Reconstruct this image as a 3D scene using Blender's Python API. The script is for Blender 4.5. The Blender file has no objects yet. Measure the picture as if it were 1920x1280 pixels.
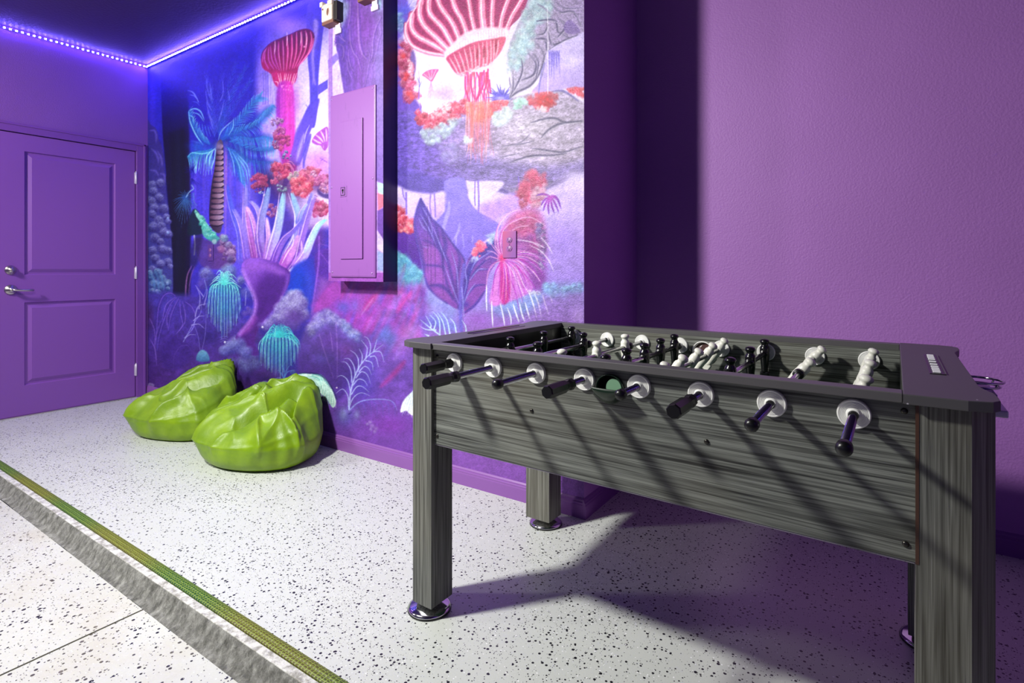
import bpy, bmesh, math, random
import numpy as np
from mathutils import Vector, Matrix
random.seed(7)
SC = bpy.context.scene
COL = SC.collection
PI = math.pi

# ------------------------------------------------------------------ helpers
def lin(c):
    c = c / 255.0
    return c / 12.92 if c <= 0.04045 else ((c + 0.055) / 1.055) ** 2.4
def rgb(r, g, b):
    return (lin(r), lin(g), lin(b), 1.0)

class MB:
    """collects shapes into one mesh"""
    def __init__(self):
        self.bm = bmesh.new()
    def box(self, x0, x1, y0, y1, z0, z1, bev=0.0, seg=2, mat=None):
        r = bmesh.ops.create_cube(self.bm, size=1.0)
        vs = r['verts']
        for v in vs:
            v.co = Vector(((x0 + x1) / 2 + v.co.x * (x1 - x0), (y0 + y1) / 2 + v.co.y * (y1 - y0), (z0 + z1) / 2 + v.co.z * (z1 - z0)))
        if mat is not None:
            for v in vs: v.co = mat @ v.co
        if bev > 0:
            es = list({e for v in vs for e in v.link_edges})
            bmesh.ops.bevel(self.bm, geom=es, offset=bev, segments=seg, profile=0.5, affect='EDGES')
        return self
    def prism(self, pts, z0, z1, bev=0.0, seg=2, axis='Z'):
        def P(a, b, c):
            if axis == 'Z': return Vector((a, b, c))
            if axis == 'Y': return Vector((a, c, b))
            return Vector((c, a, b))
        n = len(pts)
        lo = [self.bm.verts.new(P(p[0], p[1], z0)) for p in pts]
        hi = [self.bm.verts.new(P(p[0], p[1], z1)) for p in pts]
        fs = [self.bm.faces.new(lo[::-1]), self.bm.faces.new(hi)]
        for i in range(n):
            j = (i + 1) % n
            fs.append(self.bm.faces.new((lo[i], lo[j], hi[j], hi[i])))
        bmesh.ops.recalc_face_normals(self.bm, faces=fs)
        if bev > 0:
            es = [e for e in {e for f in fs[:2] for e in f.edges}]
            bmesh.ops.bevel(self.bm, geom=es, offset=bev, segments=seg, profile=0.5, affect='EDGES')
        return self
    def lathe(self, prof, n=24, axis='Z', c=(0, 0, 0), sx=1.0, sy=1.0, smooth=True, caps=True):
        """prof: list of (radius, height)"""
        rings = []
        def P(a, b, h):
            if axis == 'Z': v = (a, b, h)
            elif axis == 'Y': v = (a, h, b)
            else: v = (h, a, b)
            return Vector(v) + Vector(c)
        for r, h in prof:
            if r < 1e-6:
                rings.append([self.bm.verts.new(P(0, 0, h))])
            else:
                rings.append([self.bm.verts.new(P(r * sx * math.cos(2 * PI * k / n), r * sy * math.sin(2 * PI * k / n), h)) for k in range(n)])
        fs = []
        for a, b in zip(rings, rings[1:]):
            for k in range(n):
                k2 = (k + 1) % n
                if len(a) == 1 and len(b) == 1: continue
                if len(a) == 1: fs.append(self.bm.faces.new((a[0], b[k2], b[k])))
                elif len(b) == 1: fs.append(self.bm.faces.new((a[k], a[k2], b[0])))
                else: fs.append(self.bm.faces.new((a[k], a[k2], b[k2], b[k])))
        if caps:
            if len(rings[0]) > 1: fs.append(self.bm.faces.new(rings[0][::-1]))
            if len(rings[-1]) > 1: fs.append(self.bm.faces.new(rings[-1]))
        for f in fs: f.smooth = smooth
        bmesh.ops.recalc_face_normals(self.bm, faces=fs)
        return self
    def cyl(self, r, h0, h1, n=20, axis='Z', c=(0, 0, 0), bev=0.0, smooth=True):
        if bev > 0:
            prof = [(0, h0), (r - bev, h0), (r, h0 + bev), (r, h1 - bev), (r - bev, h1), (0, h1)]
            if h1 < h0: prof = [(0, h0), (r - bev, h0), (r, h0 - bev), (r, h1 + bev), (r - bev, h1), (0, h1)]
        else:
            prof = [(r, h0), (r, h1)]
        return self.lathe(prof, n, axis, c, smooth=smooth)
    def tube(self, pts, r, n=8, closed=False):
        pts = [Vector(p) for p in pts]
        m = len(pts); rings = []
        for i, p in enumerate(pts):
            if closed: t = (pts[(i + 1) % m] - pts[i - 1]).normalized()
            else: t = (pts[min(i + 1, m - 1)] - pts[max(i - 1, 0)]).normalized()
            up = Vector((0, 0, 1)) if abs(t.z) < 0.9 else Vector((1, 0, 0))
            a = t.cross(up).normalized(); b = t.cross(a).normalized()
            rings.append([self.bm.verts.new(p + a * r * math.cos(2 * PI * k / n) + b * r * math.sin(2 * PI * k / n)) for k in range(n)])
        fs = []
        rr = rings + ([rings[0]] if closed else [])
        for A, B in zip(rr, rr[1:]):
            for k in range(n):
                fs.append(self.bm.faces.new((A[k], A[(k + 1) % n], B[(k + 1) % n], B[k])))
        if not closed:
            fs.append(self.bm.faces.new(rings[0][::-1])); fs.append(self.bm.faces.new(rings[-1]))
        for f in fs: f.smooth = True
        bmesh.ops.recalc_face_normals(self.bm, faces=fs)
        return self
    def build(self, name, mat, parent=None, loc=(0, 0, 0), off=(0, 0, 0)):
        if off != (0, 0, 0):
            for v in self.bm.verts: v.co -= Vector(off)
        me = bpy.data.meshes.new(name)
        self.bm.to_mesh(me); self.bm.free()
        o = bpy.data.objects.new(name, me)
        if mat is not None: me.materials.append(mat)
        COL.objects.link(o)
        o.location = loc
        if parent is not None: o.parent = parent
        return o

def empty(name, loc=(0, 0, 0), rz=0.0):
    o = bpy.data.objects.new(name, None); COL.objects.link(o)
    o.empty_display_size = 0.1
    o.location = loc; o.rotation_euler = (0, 0, rz)
    return o
def tag(o, label=None, cat=None, group=None, kind=None):
    if label: o['label'] = label
    if cat: o['category'] = cat
    if group: o['group'] = group
    if kind: o['kind'] = kind
    return o
def dup(o, parent=None, loc=None, rot=None):
    c = o.copy(); COL.objects.link(c)
    if parent is not None: c.parent = parent
    if loc is not None: c.location = loc
    if rot is not None: c.rotation_euler = rot
    return c

# ------------------------------------------------------------------ materials
def mat(name, color=(0.5, 0.5, 0.5, 1), rough=0.5, metal=0.0, spec=0.5, **kw):
    m = bpy.data.materials.new(name); m.use_nodes = True
    b = m.node_tree.nodes['Principled BSDF']
    b.inputs['Base Color'].default_value = color
    b.inputs['Roughness'].default_value = rough
    b.inputs['Metallic'].default_value = metal
    b.inputs['Specular IOR Level'].default_value = spec
    for k, v in kw.items(): b.inputs[k.replace('_', ' ')].default_value = v
    return m
def N(m, t, **kw):
    n = m.node_tree.nodes.new(t)
    for k, v in kw.items(): setattr(n, k, v)
    return n
def L(m, a, b): m.node_tree.links.new(a, b)
def bsdf(m): return m.node_tree.nodes['Principled BSDF']
def ramp(m, fac, stops, interp='LINEAR'):
    r = N(m, 'ShaderNodeValToRGB'); r.color_ramp.interpolation = interp
    els = r.color_ramp.elements
    while len(els) > 1: els.remove(els[-1])
    els[0].position, els[0].color = stops[0]
    for p, c in stops[1:]:
        e = els.new(p); e.color = c
    L(m, fac, r.inputs['Fac']); return r
def objco(m, scale=(1, 1, 1), rot=(0, 0, 0)):
    tc = N(m, 'ShaderNodeTexCoord'); mp = N(m, 'ShaderNodeMapping')
    mp.inputs['Scale'].default_value = scale; mp.inputs['Rotation'].default_value = rot
    L(m, tc.outputs['Object'], mp.inputs['Vector']); return mp.outputs['Vector']
def noise(m, vec, scale, detail=3.0, rough=0.5, dist=0.0):
    n = N(m, 'ShaderNodeTexNoise')
    n.inputs['Scale'].default_value = scale; n.inputs['Detail'].default_value = detail
    n.inputs['Roughness'].default_value = rough; n.inputs['Distortion'].default_value = dist
    L(m, vec, n.inputs['Vector']); return n.outputs['Fac']
def bump(m, h, strength=0.3, dist=0.002, chain=None):
    b = N(m, 'ShaderNodeBump'); b.inputs['Strength'].default_value = strength; b.inputs['Distance'].default_value = dist
    L(m, h, b.inputs['Height'])
    if chain is not None: L(m, chain, b.inputs['Normal'])
    L(m, b.outputs['Normal'], bsdf(m).inputs['Normal']); return b.outputs['Normal']
def mixc(m, fac, a, b, mode='MIX'):
    x = N(m, 'ShaderNodeMix', data_type='RGBA', blend_type=mode)
    for sock, v in ((x.inputs[0], fac), (x.inputs[6], a), (x.inputs[7], b)):
        if isinstance(v, (int, float)): sock.default_value = v
        elif isinstance(v, tuple): sock.default_value = v
        else: L(m, v, sock)
    return x.outputs[2]
def math_(m, op, a, b=0.0, c=None):
    x = N(m, 'ShaderNodeMath', operation=op)
    for i, v in enumerate((a, b) if c is None else (a, b, c)):
        if isinstance(v, (int, float)): x.inputs[i].default_value = v
        else: L(m, v, x.inputs[i])
    return x.outputs[0]

def wall_paint(name, color, peel=0.35, scale=140):
    m = mat(name, color, rough=0.55, spec=0.35)
    v = objco(m)
    n1 = noise(m, v, scale, 2.0, 0.5); n2 = noise(m, v, 3.0, 3.0)
    L(m, mixc(m, n2, tuple(c * 0.93 for c in color[:3]) + (1,), tuple(min(1, c * 1.07) for c in color[:3]) + (1,)), bsdf(m).inputs['Base Color'])
    bump(m, n1, peel, 0.004)
    return m
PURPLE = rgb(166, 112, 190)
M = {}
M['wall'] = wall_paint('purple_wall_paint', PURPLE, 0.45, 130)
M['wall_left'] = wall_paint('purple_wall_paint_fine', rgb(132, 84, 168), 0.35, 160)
M['door'] = mat('purple_door_paint', rgb(132, 80, 172), 0.42)
v = objco(M['door']); bump(M['door'], noise(M['door'], v, 220, 2.0), 0.08, 0.001)
M['trim'] = mat('purple_trim_paint', rgb(122, 72, 162), 0.38)
M['base'] = mat('purple_baseboard_paint', rgb(132, 82, 158), 0.35)
M['ceiling'] = wall_paint('dark_violet_ceiling', rgb(58, 40, 88), 0.6, 60)

def floor_mat(name, base, dirty=0.0, big=1.0):
    m = mat(name, base, rough=0.32, spec=0.5)
    v = objco(m)
    tone = ramp(m, noise(m, v, 1.7, 4.0), [(0.35, tuple(c * 0.93 for c in base[:3]) + (1,)), (0.65, base)])
    grain = noise(m, v, 260, 2.0)
    c0 = mixc(m, math_(m, 'MULTIPLY', grain, 0.35), tone.outputs['Color'], tuple(c * 0.6 for c in base[:3]) + (1,))
    dens = noise(m, v, 1.6, 3.0, 0.6)
    out = c0
    for sc, rmax, thr, col, w in ((78 * big, 0.36, 0.47, (0.012, 0.012, 0.016, 1), 0.03), (170 * big, 0.32, 0.62, (0.03, 0.03, 0.035, 1), 0.05), (120, 0.30, 0.80, (0.9, 0.9, 0.92, 1), 0.05)):
        vo = N(m, 'ShaderNodeTexVoronoi'); vo.inputs['Scale'].default_value = sc
        mp = N(m, 'ShaderNodeMapping'); mp.inputs['Location'].default_value = (sc * .13, sc * .07, 0.013); L(m, v, mp.inputs['Vector'])
        L(m, mp.outputs['Vector'], vo.inputs['Vector'])
        sep = N(m, 'ShaderNodeSeparateColor'); L(m, vo.outputs['Color'], sep.inputs[0])
        t = math_(m, 'SUBTRACT', math_(m, 'ADD', sep.outputs[0], math_(m, 'MULTIPLY', math_(m, 'SUBTRACT', dens, 0.5), 1.3)), thr)
        on = math_(m, 'GREATER_THAN', t, 0.0)
        rad = math_(m, 'MULTIPLY_ADD', sep.outputs[1], rmax * 0.6, rmax * 0.4)
        inside = math_(m, 'LESS_THAN', vo.outputs['Distance'], rad)
        out = mixc(m, math_(m, 'MULTIPLY', on, inside), out, col)
    if dirty > 0:
        d = ramp(m, noise(m, v, 5.0, 6.0, 0.65), [(0.45, (0, 0, 0, 1)), (0.75, (1, 1, 1, 1))])
        out = mixc(m, math_(m, 'MULTIPLY', d.outputs['Color'], dirty), out, rgb(190, 182, 160))
    L(m, out, bsdf(m).inputs['Base Color'])
    bump(m, noise(m, v, 180, 3.0), 0.12, 0.002)
    return m
M['floor'] = floor_mat('speckled_epoxy_floor', rgb(210, 214, 208))
M['floor_low'] = floor_mat('speckled_lower_floor', rgb(214, 216, 208), 0.5, 0.8)
m = M['lip'] = mat('white_painted_concrete_edge', rgb(200, 200, 195), 0.5)
v = objco(m); bump(m, noise(m, v, 60, 5.0, 0.7), 0.7, 0.006)
L(m, mixc(m, ramp(m, noise(m, v, 30, 5.0, .7), [(0.45, (0, 0, 0, 1)), (0.6, (1, 1, 1, 1))]).outputs['Color'], rgb(215, 215, 210), rgb(150, 148, 140)), bsdf(m).inputs['Base Color'])
m = M['riser'] = mat('raw_concrete_riser', rgb(120, 120, 114), 0.7)
v = objco(m, (1.4, 1, 1)); n = noise(m, v, 30, 8.0, 0.75); bump(m, n, 1.0, 0.01)
L(m, ramp(m, n, [(0.35, rgb(78, 78, 72)), (0.5, rgb(128, 128, 122)), (0.66, rgb(172, 172, 166))]).outputs['Color'], bsdf(m).inputs['Base Color'])
# ------------------------------------------------------------------ the room
XL, YM, XE, YR, ZC, XR = -5.08, 2.086, -1.04, 2.69, 2.753, 2.6
YF = -3.2
# upper floor slab, step edge and lower floor
b = MB(); b.box(XL - 0.15, XR + .15, 0.851, YR + 0.15, -0.25, 0.0)
tag(b.build('floor', M['floor']), 'light grey epoxy floor with black and white flecks', kind='structure')
b = MB(); b.box(XL - 0.15, XR + .15, YF, 0.80, -0.25, -0.052)
tag(b.build('floor_lower', M['floor_low']), 'lower speckled floor in front of the step', kind='structure')
# riser, slightly battered and uneven
def riser():
    b = MB(); nx = 260
    rnd = random.Random(3)
    prof = [(0.851, 0.0005), (0.846, -0.004), (0.838, -0.018), (0.828, -0.036), (0.818, -0.048), (0.800, -0.0535)]
    rows = []
    off = [0.0] * (nx + 1); a = 0
    for i in range(nx + 1):
        a = a * 0.8 + rnd.uniform(-0.002, 0.002); off[i] = a
    for i in range(nx + 1):
        x = XL - 0.15 + (XR + .3 - XL) * i / nx
        rows.append([b.bm.verts.new((x, y + (off[i] + rnd.uniform(-.0012, .0012)) * (0 if k in (0,) else 1), z)) for k, (y, z) in enumerate(prof)])
    for A, B in zip(rows, rows[1:]):
        for k in range(len(prof) - 1):
            f = b.bm.faces.new((A[k], A[k + 1], B[k + 1], B[k])); f.smooth = True
    bmesh.ops.recalc_face_normals(b.bm, faces=b.bm.faces[:])
    return b
tag(riser().build('trim_2', M['riser']), 'rough grey concrete face of the floor step', kind='structure')
# white painted lip between strip and step edge
b = MB(); b.box(XL, XR, 0.8505, 0.876, -0.02, 0.003, 0.002)
tag(b.build('trim_3', M['lip']), 'chipped white painted edge of the step', kind='structure')
# saw-cut joint in the lower floor
b = MB(); b.box(-1.985, -1.979, YF, 0.80, -0.053, -0.0512)
M['joint'] = mat('dark_joint', rgb(60, 58, 45), 0.9)
tag(b.build('trim_4', M['joint']), 'thin dark control joint cut in the lower floor', kind='structure')

# walls
b = MB()
DY0, DY1, DZ = 1.072, 2.004, 2.03
b.box(XL - 0.14, XL, YF, DY0, -0.05, ZC); b.box(XL - 0.14, XL, DY0, DY1, DZ, ZC); b.box(XL - 0.14, XL, DY1, YM + 0.14, -0.05, ZC)
b.box(XL - 0.14, XL - 0.10, DY0, DY1, -0.05, DZ)
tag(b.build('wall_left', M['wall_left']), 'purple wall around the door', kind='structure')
b = MB(); b.box(XE, XE + 0.0005, YM + 0.0005, YR, 0, ZC); b.box(XE - 0.14, XE, YM + 0.02, YR, 0, ZC)
tag(b.build('wall_return', M['wall']), 'short purple side wall beyond the mural', kind='structure')
b = MB(); b.box(XE - 0.14, XR + 0.15, YR, YR + 0.15, -0.05, ZC)
tag(b.build('wall_right', M['wall']), 'plain purple wall behind the foosball table', kind='structure')
b = MB(); b.box(XR, XR + 0.15, YF, YR, -0.05, ZC)
tag(b.build('wall_side', M['wall']), kind='structure')
b = MB(); b.box(XL - 0.14, XR + 0.15, YF, YR + 0.15, ZC, ZC + 0.15)
tag(b.build('ceiling', M['ceiling']), 'dark violet ceiling', kind='structure')

# baseboards
def baseboard(name, x0, x1, y, label):
    pr = [(0, 0), (-0.014, 0), (-0.014, 0.055), (-0.012, 0.060), (-0.0125, 0.066), (-0.008, 0.070), (-0.007, 0.076), (-0.002, 0.082), (0, 0.083)]
    b = MB(); b.prism([(y + a, z) for a, z in pr], x0, x1, axis='X')
    return tag(b.build(name, M['base']), label, kind='structure')
baseboard('baseboard_back', XL, XE, YM, 'purple baseboard under the mural')
baseboard('baseboard_right', XE, XR, YR, 'purple baseboard under the plain wall')
b = MB(); b.prism([(XE + a, z) for a, z in [(0, 0), (0.014, 0), (0.014, 0.055), (0.012, 0.060), (0.0125, 0.066), (0.008, 0.070), (0.007, 0.076), (0.002, 0.082), (0, 0.083)]], YM - 0.014, YR, axis='Y')
tag(b.build('baseboard_side', M['base']), 'purple baseboard on the short side wall', kind='structure')

# door casing
b = MB()
def casing(y0, y1, z0, z1):
    b.box(XL, XL + 0.012, y0, y1, z0, z1, 0.003); 
casing(2.000, 2.066, 0, 2.085); casing(1.010, 1.076, 0, 2.085)
b.box(XL, XL + 0.012, 1.076, 2.000, 2.022, 2.085, 0.003)
b.box(XL, XL + 0.018, 2.050, 2.066, 0, 2.085, 0.003); b.box(XL, XL + 0.018, 1.010, 1.026, 0, 2.085, 0.003); b.box(XL, XL + 0.018, 1.010, 2.066, 2.070, 2.085, 0.003)
# jamb reveals
b.box(XL - 0.10, XL, 1.998, 2.004, 0, 2.03); b.box(XL - 0.10, XL, 1.072, 1.078, 0, 2.03); b.box(XL - 0.10, XL, 1.078, 1.998, 2.022, 2.03)
tag(b.build('trim_1', M['trim']), 'purple casing around the door', kind='structure')

# door: slab with two recessed, raised-bevel panels
b = MB()
xf = XL - 0.004; Dy0, Dy1, Dz1 = 1.082, 1.994, 2.018
def door_panel(y0, y1, z0, z1):
    # stepped moulding: sunk groove, bevel back up to the field
    rings = [(0.0, 0.0), (0.006, -0.0122), (0.018, -0.0122), (0.042, -0.001)]
    prev = None
    for ins, dx in rings:
        vs = [b.bm.verts.new((xf + dx, y, z)) for y, z in ((y0 + ins, z0 + ins), (y1 - ins, z0 + ins), (y1 - ins, z1 - ins), (y0 + ins, z1 - ins))]
        if prev:
            for k in range(4): b.bm.faces.new((prev[k], prev[(k + 1) % 4], vs[(k + 1) % 4], vs[k]))
        prev = vs
    b.bm.faces.new(prev)
PY0, PY1 = 1.293, 1.855
panels = [(0.220, 0.814), (1.011, 1.897)]
def quad(y0, y1, z0, z1): b.bm.faces.new([b.bm.verts.new((xf, y, z)) for y, z in ((y0, z0), (y1, z0), (y1, z1), (y0, z1))])
quad(Dy0, PY0, 0.008, Dz1); quad(PY1, Dy1, 0.008, Dz1)
quad(PY0, PY1, 0.008, 0.220); quad(PY0, PY1, 0.814, 1.011); quad(PY0, PY1, 1.897, Dz1)
for z0, z1 in panels: door_panel(PY0, PY1, z0, z1)
b.box(xf - 0.036, xf - 0.0125, Dy0, Dy1, 0.008, Dz1)
for y0, y1, z0, z1 in ((Dy0, Dy0 + .001, .008, Dz1), (Dy1 - .001, Dy1, .008, Dz1), (Dy0, Dy1, Dz1 - .001, Dz1), (Dy0, Dy1, .008, .009)):
    b.box(xf - 0.0125, xf, y0, y1, z0, z1)
bmesh.ops.recalc_face_normals(b.bm, faces=b.bm.faces[:])
door = tag(b.build('door_1', M['door']), 'purple two-panel door with lever handle', kind='structure')
M['nickel'] = mat('satin_nickel', rgb(205, 200, 195), 0.28, 1.0)
M['nickel_pale'] = mat('pale_hinge_metal', rgb(215, 205, 225), 0.4, 0.4)
b = MB()
b.lathe([(0, 0), (0.031, 0), (0.033, 0.004), (0.030, 0.010), (0.020, 0.014), (0.018, 0.032), (0.0, 0.034)], 28, 'X', (xf, 1.217, 1.046))
b.box(xf + 0.034, xf + 0.040, 1.214, 1.220, 1.034, 1.058, 0.001)
b.build('deadbolt', M['nickel'], door)
b = MB()
b.lathe([(0, 0), (0.034, 0), (0.036, 0.005), (0.030, 0.012), (0.016, 0.016), (0.014, 0.045), (0, 0.047)], 28, 'X', (xf, 1.217, 0.907))
b.tube([(xf + 0.042, 1.217, 0.907), (xf + 0.048, 1.232, 0.906), (xf + 0.050, 1.26, 0.904), (xf + 0.049, 1.30, 0.902), (xf + 0.044, 1.325, 0.902), (xf + 0.034, 1.332, 0.902)], 0.0085, 12)
b.build('door_handle', M['nickel'], door)
for z in (1.80, 1.02, 0.225):
    b = MB(); b.cyl(0.0075, -0.048, 0.048, 14, 'Z', (0, 0, 0), 0.001); b.cyl(0.005, 0.048, 0.056, 10)
    b.box(-0.006, 0.0, -0.012, 0.012, -0.045, 0.045)
    b.build('hinge', M['nickel_pale'], door, loc=(XL + 0.008, 1.997, z))
# threshold under the door
b = MB(); b.box(XL - 0.10, XL + 0.012, 1.076, 2.0, 0, 0.008, 0.003)
tag(b.build('trim_5', M['nickel']), 'thin metal sill under the door', kind='structure')

# patterned green and yellow strip along the step
m = M['strip'] = mat('green_yellow_studded_rubber', rgb(90, 120, 20), 0.5)
v = objco(m)
sep = N(m, 'ShaderNodeSeparateXYZ'); L(m, v, sep.inputs[0])
n1 = noise(m, v, 1.1, 1.0)
w = N(m, 'ShaderNodeMath', operation='SINE'); L(m, math_(m, 'MULTIPLY_ADD', sep.outputs[0], 6.4, 10.6), w.inputs[0])
fac = math_(m, 'MULTIPLY_ADD', w.outputs[0], 0.5, 0.5)
c = ramp(m, fac, [(0.15, rgb(32, 76, 4)), (0.75, rgb(88, 82, 6))])
vo = N(m, 'ShaderNodeTexVoronoi', feature='DISTANCE_TO_EDGE'); mp = N(m, 'ShaderNodeMapping'); mp.inputs['Scale'].default_value = (75, 130, 1)
L(m, v, mp.inputs['Vector']); L(m, mp.outputs['Vector'], vo.inputs['Vector']); vo.inputs['Scale'].default_value = 1.0; vo.inputs['Randomness'].default_value = 0.35
e = math_(m, 'LESS_THAN', vo.outputs['Distance'], 0.11)
c1 = mixc(m, math_(m, 'MULTIPLY', e, 0.6), c.outputs['Color'], rgb(150, 172, 60))
L(m, c1, bsdf(m).inputs['Base Color']); bump(m, vo.outputs['Distance'], 0.6, 0.004)
b = MB()
b.prism([(0.877, 0.0), (0.877, 0.006), (0.884, 0.009), (0.891, 0.009), (0.894, 0.007), (0.897, 0.009), (0.906, 0.0085), (0.917, 0.004), (0.918, 0.0)], XL + 0.01, XR, axis='X')
tag(b.build('edge_strip', M['strip']), 'green and yellow studded rubber strip along the top of the floor step', 'edge strip')

# LED strips under the ceiling line
M['tape'] = mat('led_tape', rgb(60, 60, 110), 0.5)
M['led'] = mat('led_chip_glow', (1, 1, 1, 1), 0.4)
LEDCOL = (0.16, 0.10, 1.0, 1)
bsdf(M['led']).inputs['Emission Color'].default_value = LEDCOL
LED_STRENGTH = 260.0
bsdf(M['led']).inputs['Emission Strength'].default_value = LED_STRENGTH
def led_strip(p0, p1, nrm, label, n):
    p0, p1 = Vector(p0), Vector(p1); d = (p1 - p0); ln = d.length
    r = empty('led_strip', p0, math.atan2(d.y, d.x))
    tag(r, label, 'LED strip', 'LED strips along the ceiling edge')
    b = MB(); b.box(0, ln, -0.001, 0.001, -0.005, 0.005)
    b.build('tape', M['tape'], r)
    led = None
    for i in range(n):
        x = (i + 0.5) * ln / n
        if led is None:
            s = -1 if nrm else 1
            b = MB(); b.box(-0.0042, 0.0042, s * 0.001, s * 0.0055, -0.0042, 0.0042, 0.0008)
            led = b.build('led', M['led'], r, loc=(x, 0, 0))
        else: dup(led, r, (x, 0, 0))
    return r
zl = ZC - 0.018
led_strip((XL + 0.0125, YM - 0.0135, zl), (-2.66, YM - 0.0135, zl), True, 'glowing violet blue LED strip above the jungle mural', 74)
led_strip((XL + 0.0125, 0.55, zl), (XL + 0.0125, YM - 0.016, zl), True, 'glowing violet blue LED strip above the purple door', 47)
# ------------------------------------------------------------------ the mural: painted with numpy brush strokes onto the wall's own vertices
FPX, HC, PCX, PCY = 1025.0, 1.05, 960.0, 505.0
_a = math.radians(34.0); UX, UD, VX, VD = math.cos(_a), -math.sin(_a), math.sin(_a), math.cos(_a)
class Canvas:
    """a wall area; brush coordinates are the photo's pixels carried onto the wall plane y = const"""
    def __init__(s, x0, x1, z0, z1, y, step_px, dz, seed=1):
        s.y = y
        p0, p1 = s.col(x0), s.col(x1)
        n = max(2, int(round((p1 - p0) / step_px)) + 1)
        s.px = np.linspace(p0, p1, n)
        r = (s.px - PCX) / FPX
        s.X = y * (r * VD - VX) / (UX - r * UD)
        s.X[0], s.X[-1] = x0, x1
        s.d = s.X * UD + y * VD
        m = int(round((z1 - z0) / dz)) + 1
        s.Z = np.linspace(z0, z1, m)
        s.PY = PCY - FPX * (s.Z[:, None] - HC) / s.d[None, :]
        s.img = np.zeros((m, n, 3)) + 0.5
        s.r = np.random.RandomState(seed)
        s.o = (0.0, 0.0, 1.0)
    def col(s, x):
        return PCX + FPX * (x * UX + s.y * VX) / (x * UD + s.y * VD)
    def frame(s, ox=0.0, oy=0.0, k=1.0): s.o = (ox, oy, k)
    def P(s, pts):
        return np.array([(s.o[0] + p[0] * s.o[2], s.o[1] + p[1] * s.o[2]) for p in pts], float)
    def win(s, x0, x1, y0, y1):
        c0, c1 = np.searchsorted(s.px, [x0, x1]); c1 = min(c1 + 1, len(s.px))
        if c0 >= c1: return None
        dd = (s.d[c0], s.d[c1 - 1])
        zs = [HC - (y - PCY) * d / FPX for y in (y0, y1) for d in dd]
        r0, r1 = np.searchsorted(s.Z, [min(zs), max(zs)]); r1 = min(r1 + 1, len(s.Z))
        if r0 >= r1: return None
        sl = (slice(r0, r1), slice(c0, c1))
        Y = s.PY[sl]; X = np.broadcast_to(s.px[None, c0:c1], Y.shape)
        return sl, X, Y
    def put(s, sl, alpha, color):
        c = np.asarray(color, float) / 255.0
        s.img[sl] += (c - s.img[sl]) * alpha[..., None]
    def grad(s, X, Y, g):
        """g: flat colour, or (c0, c1, (x0,y0), (x1,y1)[, mid colour])"""
        if len(g) == 3 and not hasattr(g[0], '__len__'): return g
        a, b = s.P([g[2], g[3]])
        v = b - a
        t = np.clip(((X - a[0]) * v[0] + (Y - a[1]) * v[1]) / (v @ v), 0, 1)[..., None]
        c0, c1 = np.array(g[0], float), np.array(g[1], float)
        if len(g) > 4:
            cm = np.array(g[4], float)
            return np.where(t < 0.5, c0 + (cm - c0) * t * 2, cm + (c1 - cm) * (t * 2 - 1))
        return c0 + (c1 - c0) * t
    def fill(s, pts, color, a=1.0, soft=1.2, curve=True):
        p = s.P(pts)
        if curve: p = spline(p, True)
        b = 3 * soft + 1
        w = s.win(p[:, 0].min() - b, p[:, 0].max() + b, p[:, 1].min() - b, p[:, 1].max() + b)
        if w is None: return
        sl, X, Y = w
        ins = np.zeros(X.shape, bool); dist = np.full(X.shape, 1e9)
        q = np.roll(p, -1, 0)
        for (ax, ay), (bx, by) in zip(p, q):
            if ay != by:
                c = ((ay > Y) != (by > Y)) & (X < (bx - ax) * (Y - ay) / (by - ay) + ax)
                ins ^= c
            L2 = (bx - ax) ** 2 + (by - ay) ** 2 + 1e-9
            t = np.clip(((X - ax) * (bx - ax) + (Y - ay) * (by - ay)) / L2, 0, 1)
            dist = np.minimum(dist, (X - ax - t * (bx - ax)) ** 2 + (Y - ay - t * (by - ay)) ** 2)
        sd = np.sqrt(dist) * np.where(ins, 1, -1)
        al = np.clip(sd / (2 * soft) + 0.5, 0, 1); al = al * al * (3 - 2 * al)
        s.put(sl, al * a, s.grad(X, Y, color))
    def stroke(s, pts, w, color, a=1.0, soft=0.8, taper=None, curve=True, c2=None):
        """taper: None even, 'end' thins to the tip, 'both' thins at both ends"""
        k = s.o[2]
        p = s.P(pts); n = len(p)
        if curve and n > 2: p = spline(p, False)
        m = len(p) - 1
        ww = w * k if k != 1.0 and w > 0 else abs(w)
        b = ww + 2 * soft + 1
        W = s.win(p[:, 0].min() - b, p[:, 0].max() + b, p[:, 1].min() - b, p[:, 1].max() + b)
        if W is None: return
        sl, X, Y = W
        best = np.full(X.shape, -1e9); T = np.zeros(X.shape)
        for i in range(m):
            (ax, ay), (bx, by) = p[i], p[i + 1]
            L2 = (bx - ax) ** 2 + (by - ay) ** 2 + 1e-9
            t = np.clip(((X - ax) * (bx - ax) + (Y - ay) * (by - ay)) / L2, 0, 1)
            d = np.sqrt((X - ax - t * (bx - ax)) ** 2 + (Y - ay - t * (by - ay)) ** 2)
            g = (i + t) / m
            if taper == 'end': hw = ww / 2 * (1 - g) ** 0.6
            elif taper == 'both': hw = ww / 2 * np.sin(np.pi * np.clip(g, 0.0, 1)) ** 0.6
            elif taper == 'start': hw = ww / 2 * g ** 0.6
            else: hw = ww / 2
            v = hw - d
            bt = v > best; best = np.where(bt, v, best); T = np.where(bt, g, T)
        al = np.clip(best / (2 * soft) + 0.5, 0, 1)
        if c2 is not None:
            T = T[..., None]; color = np.array(color, float) * (1 - T) + np.array(c2, float) * T
        s.put(sl, al * a, color)
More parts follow.
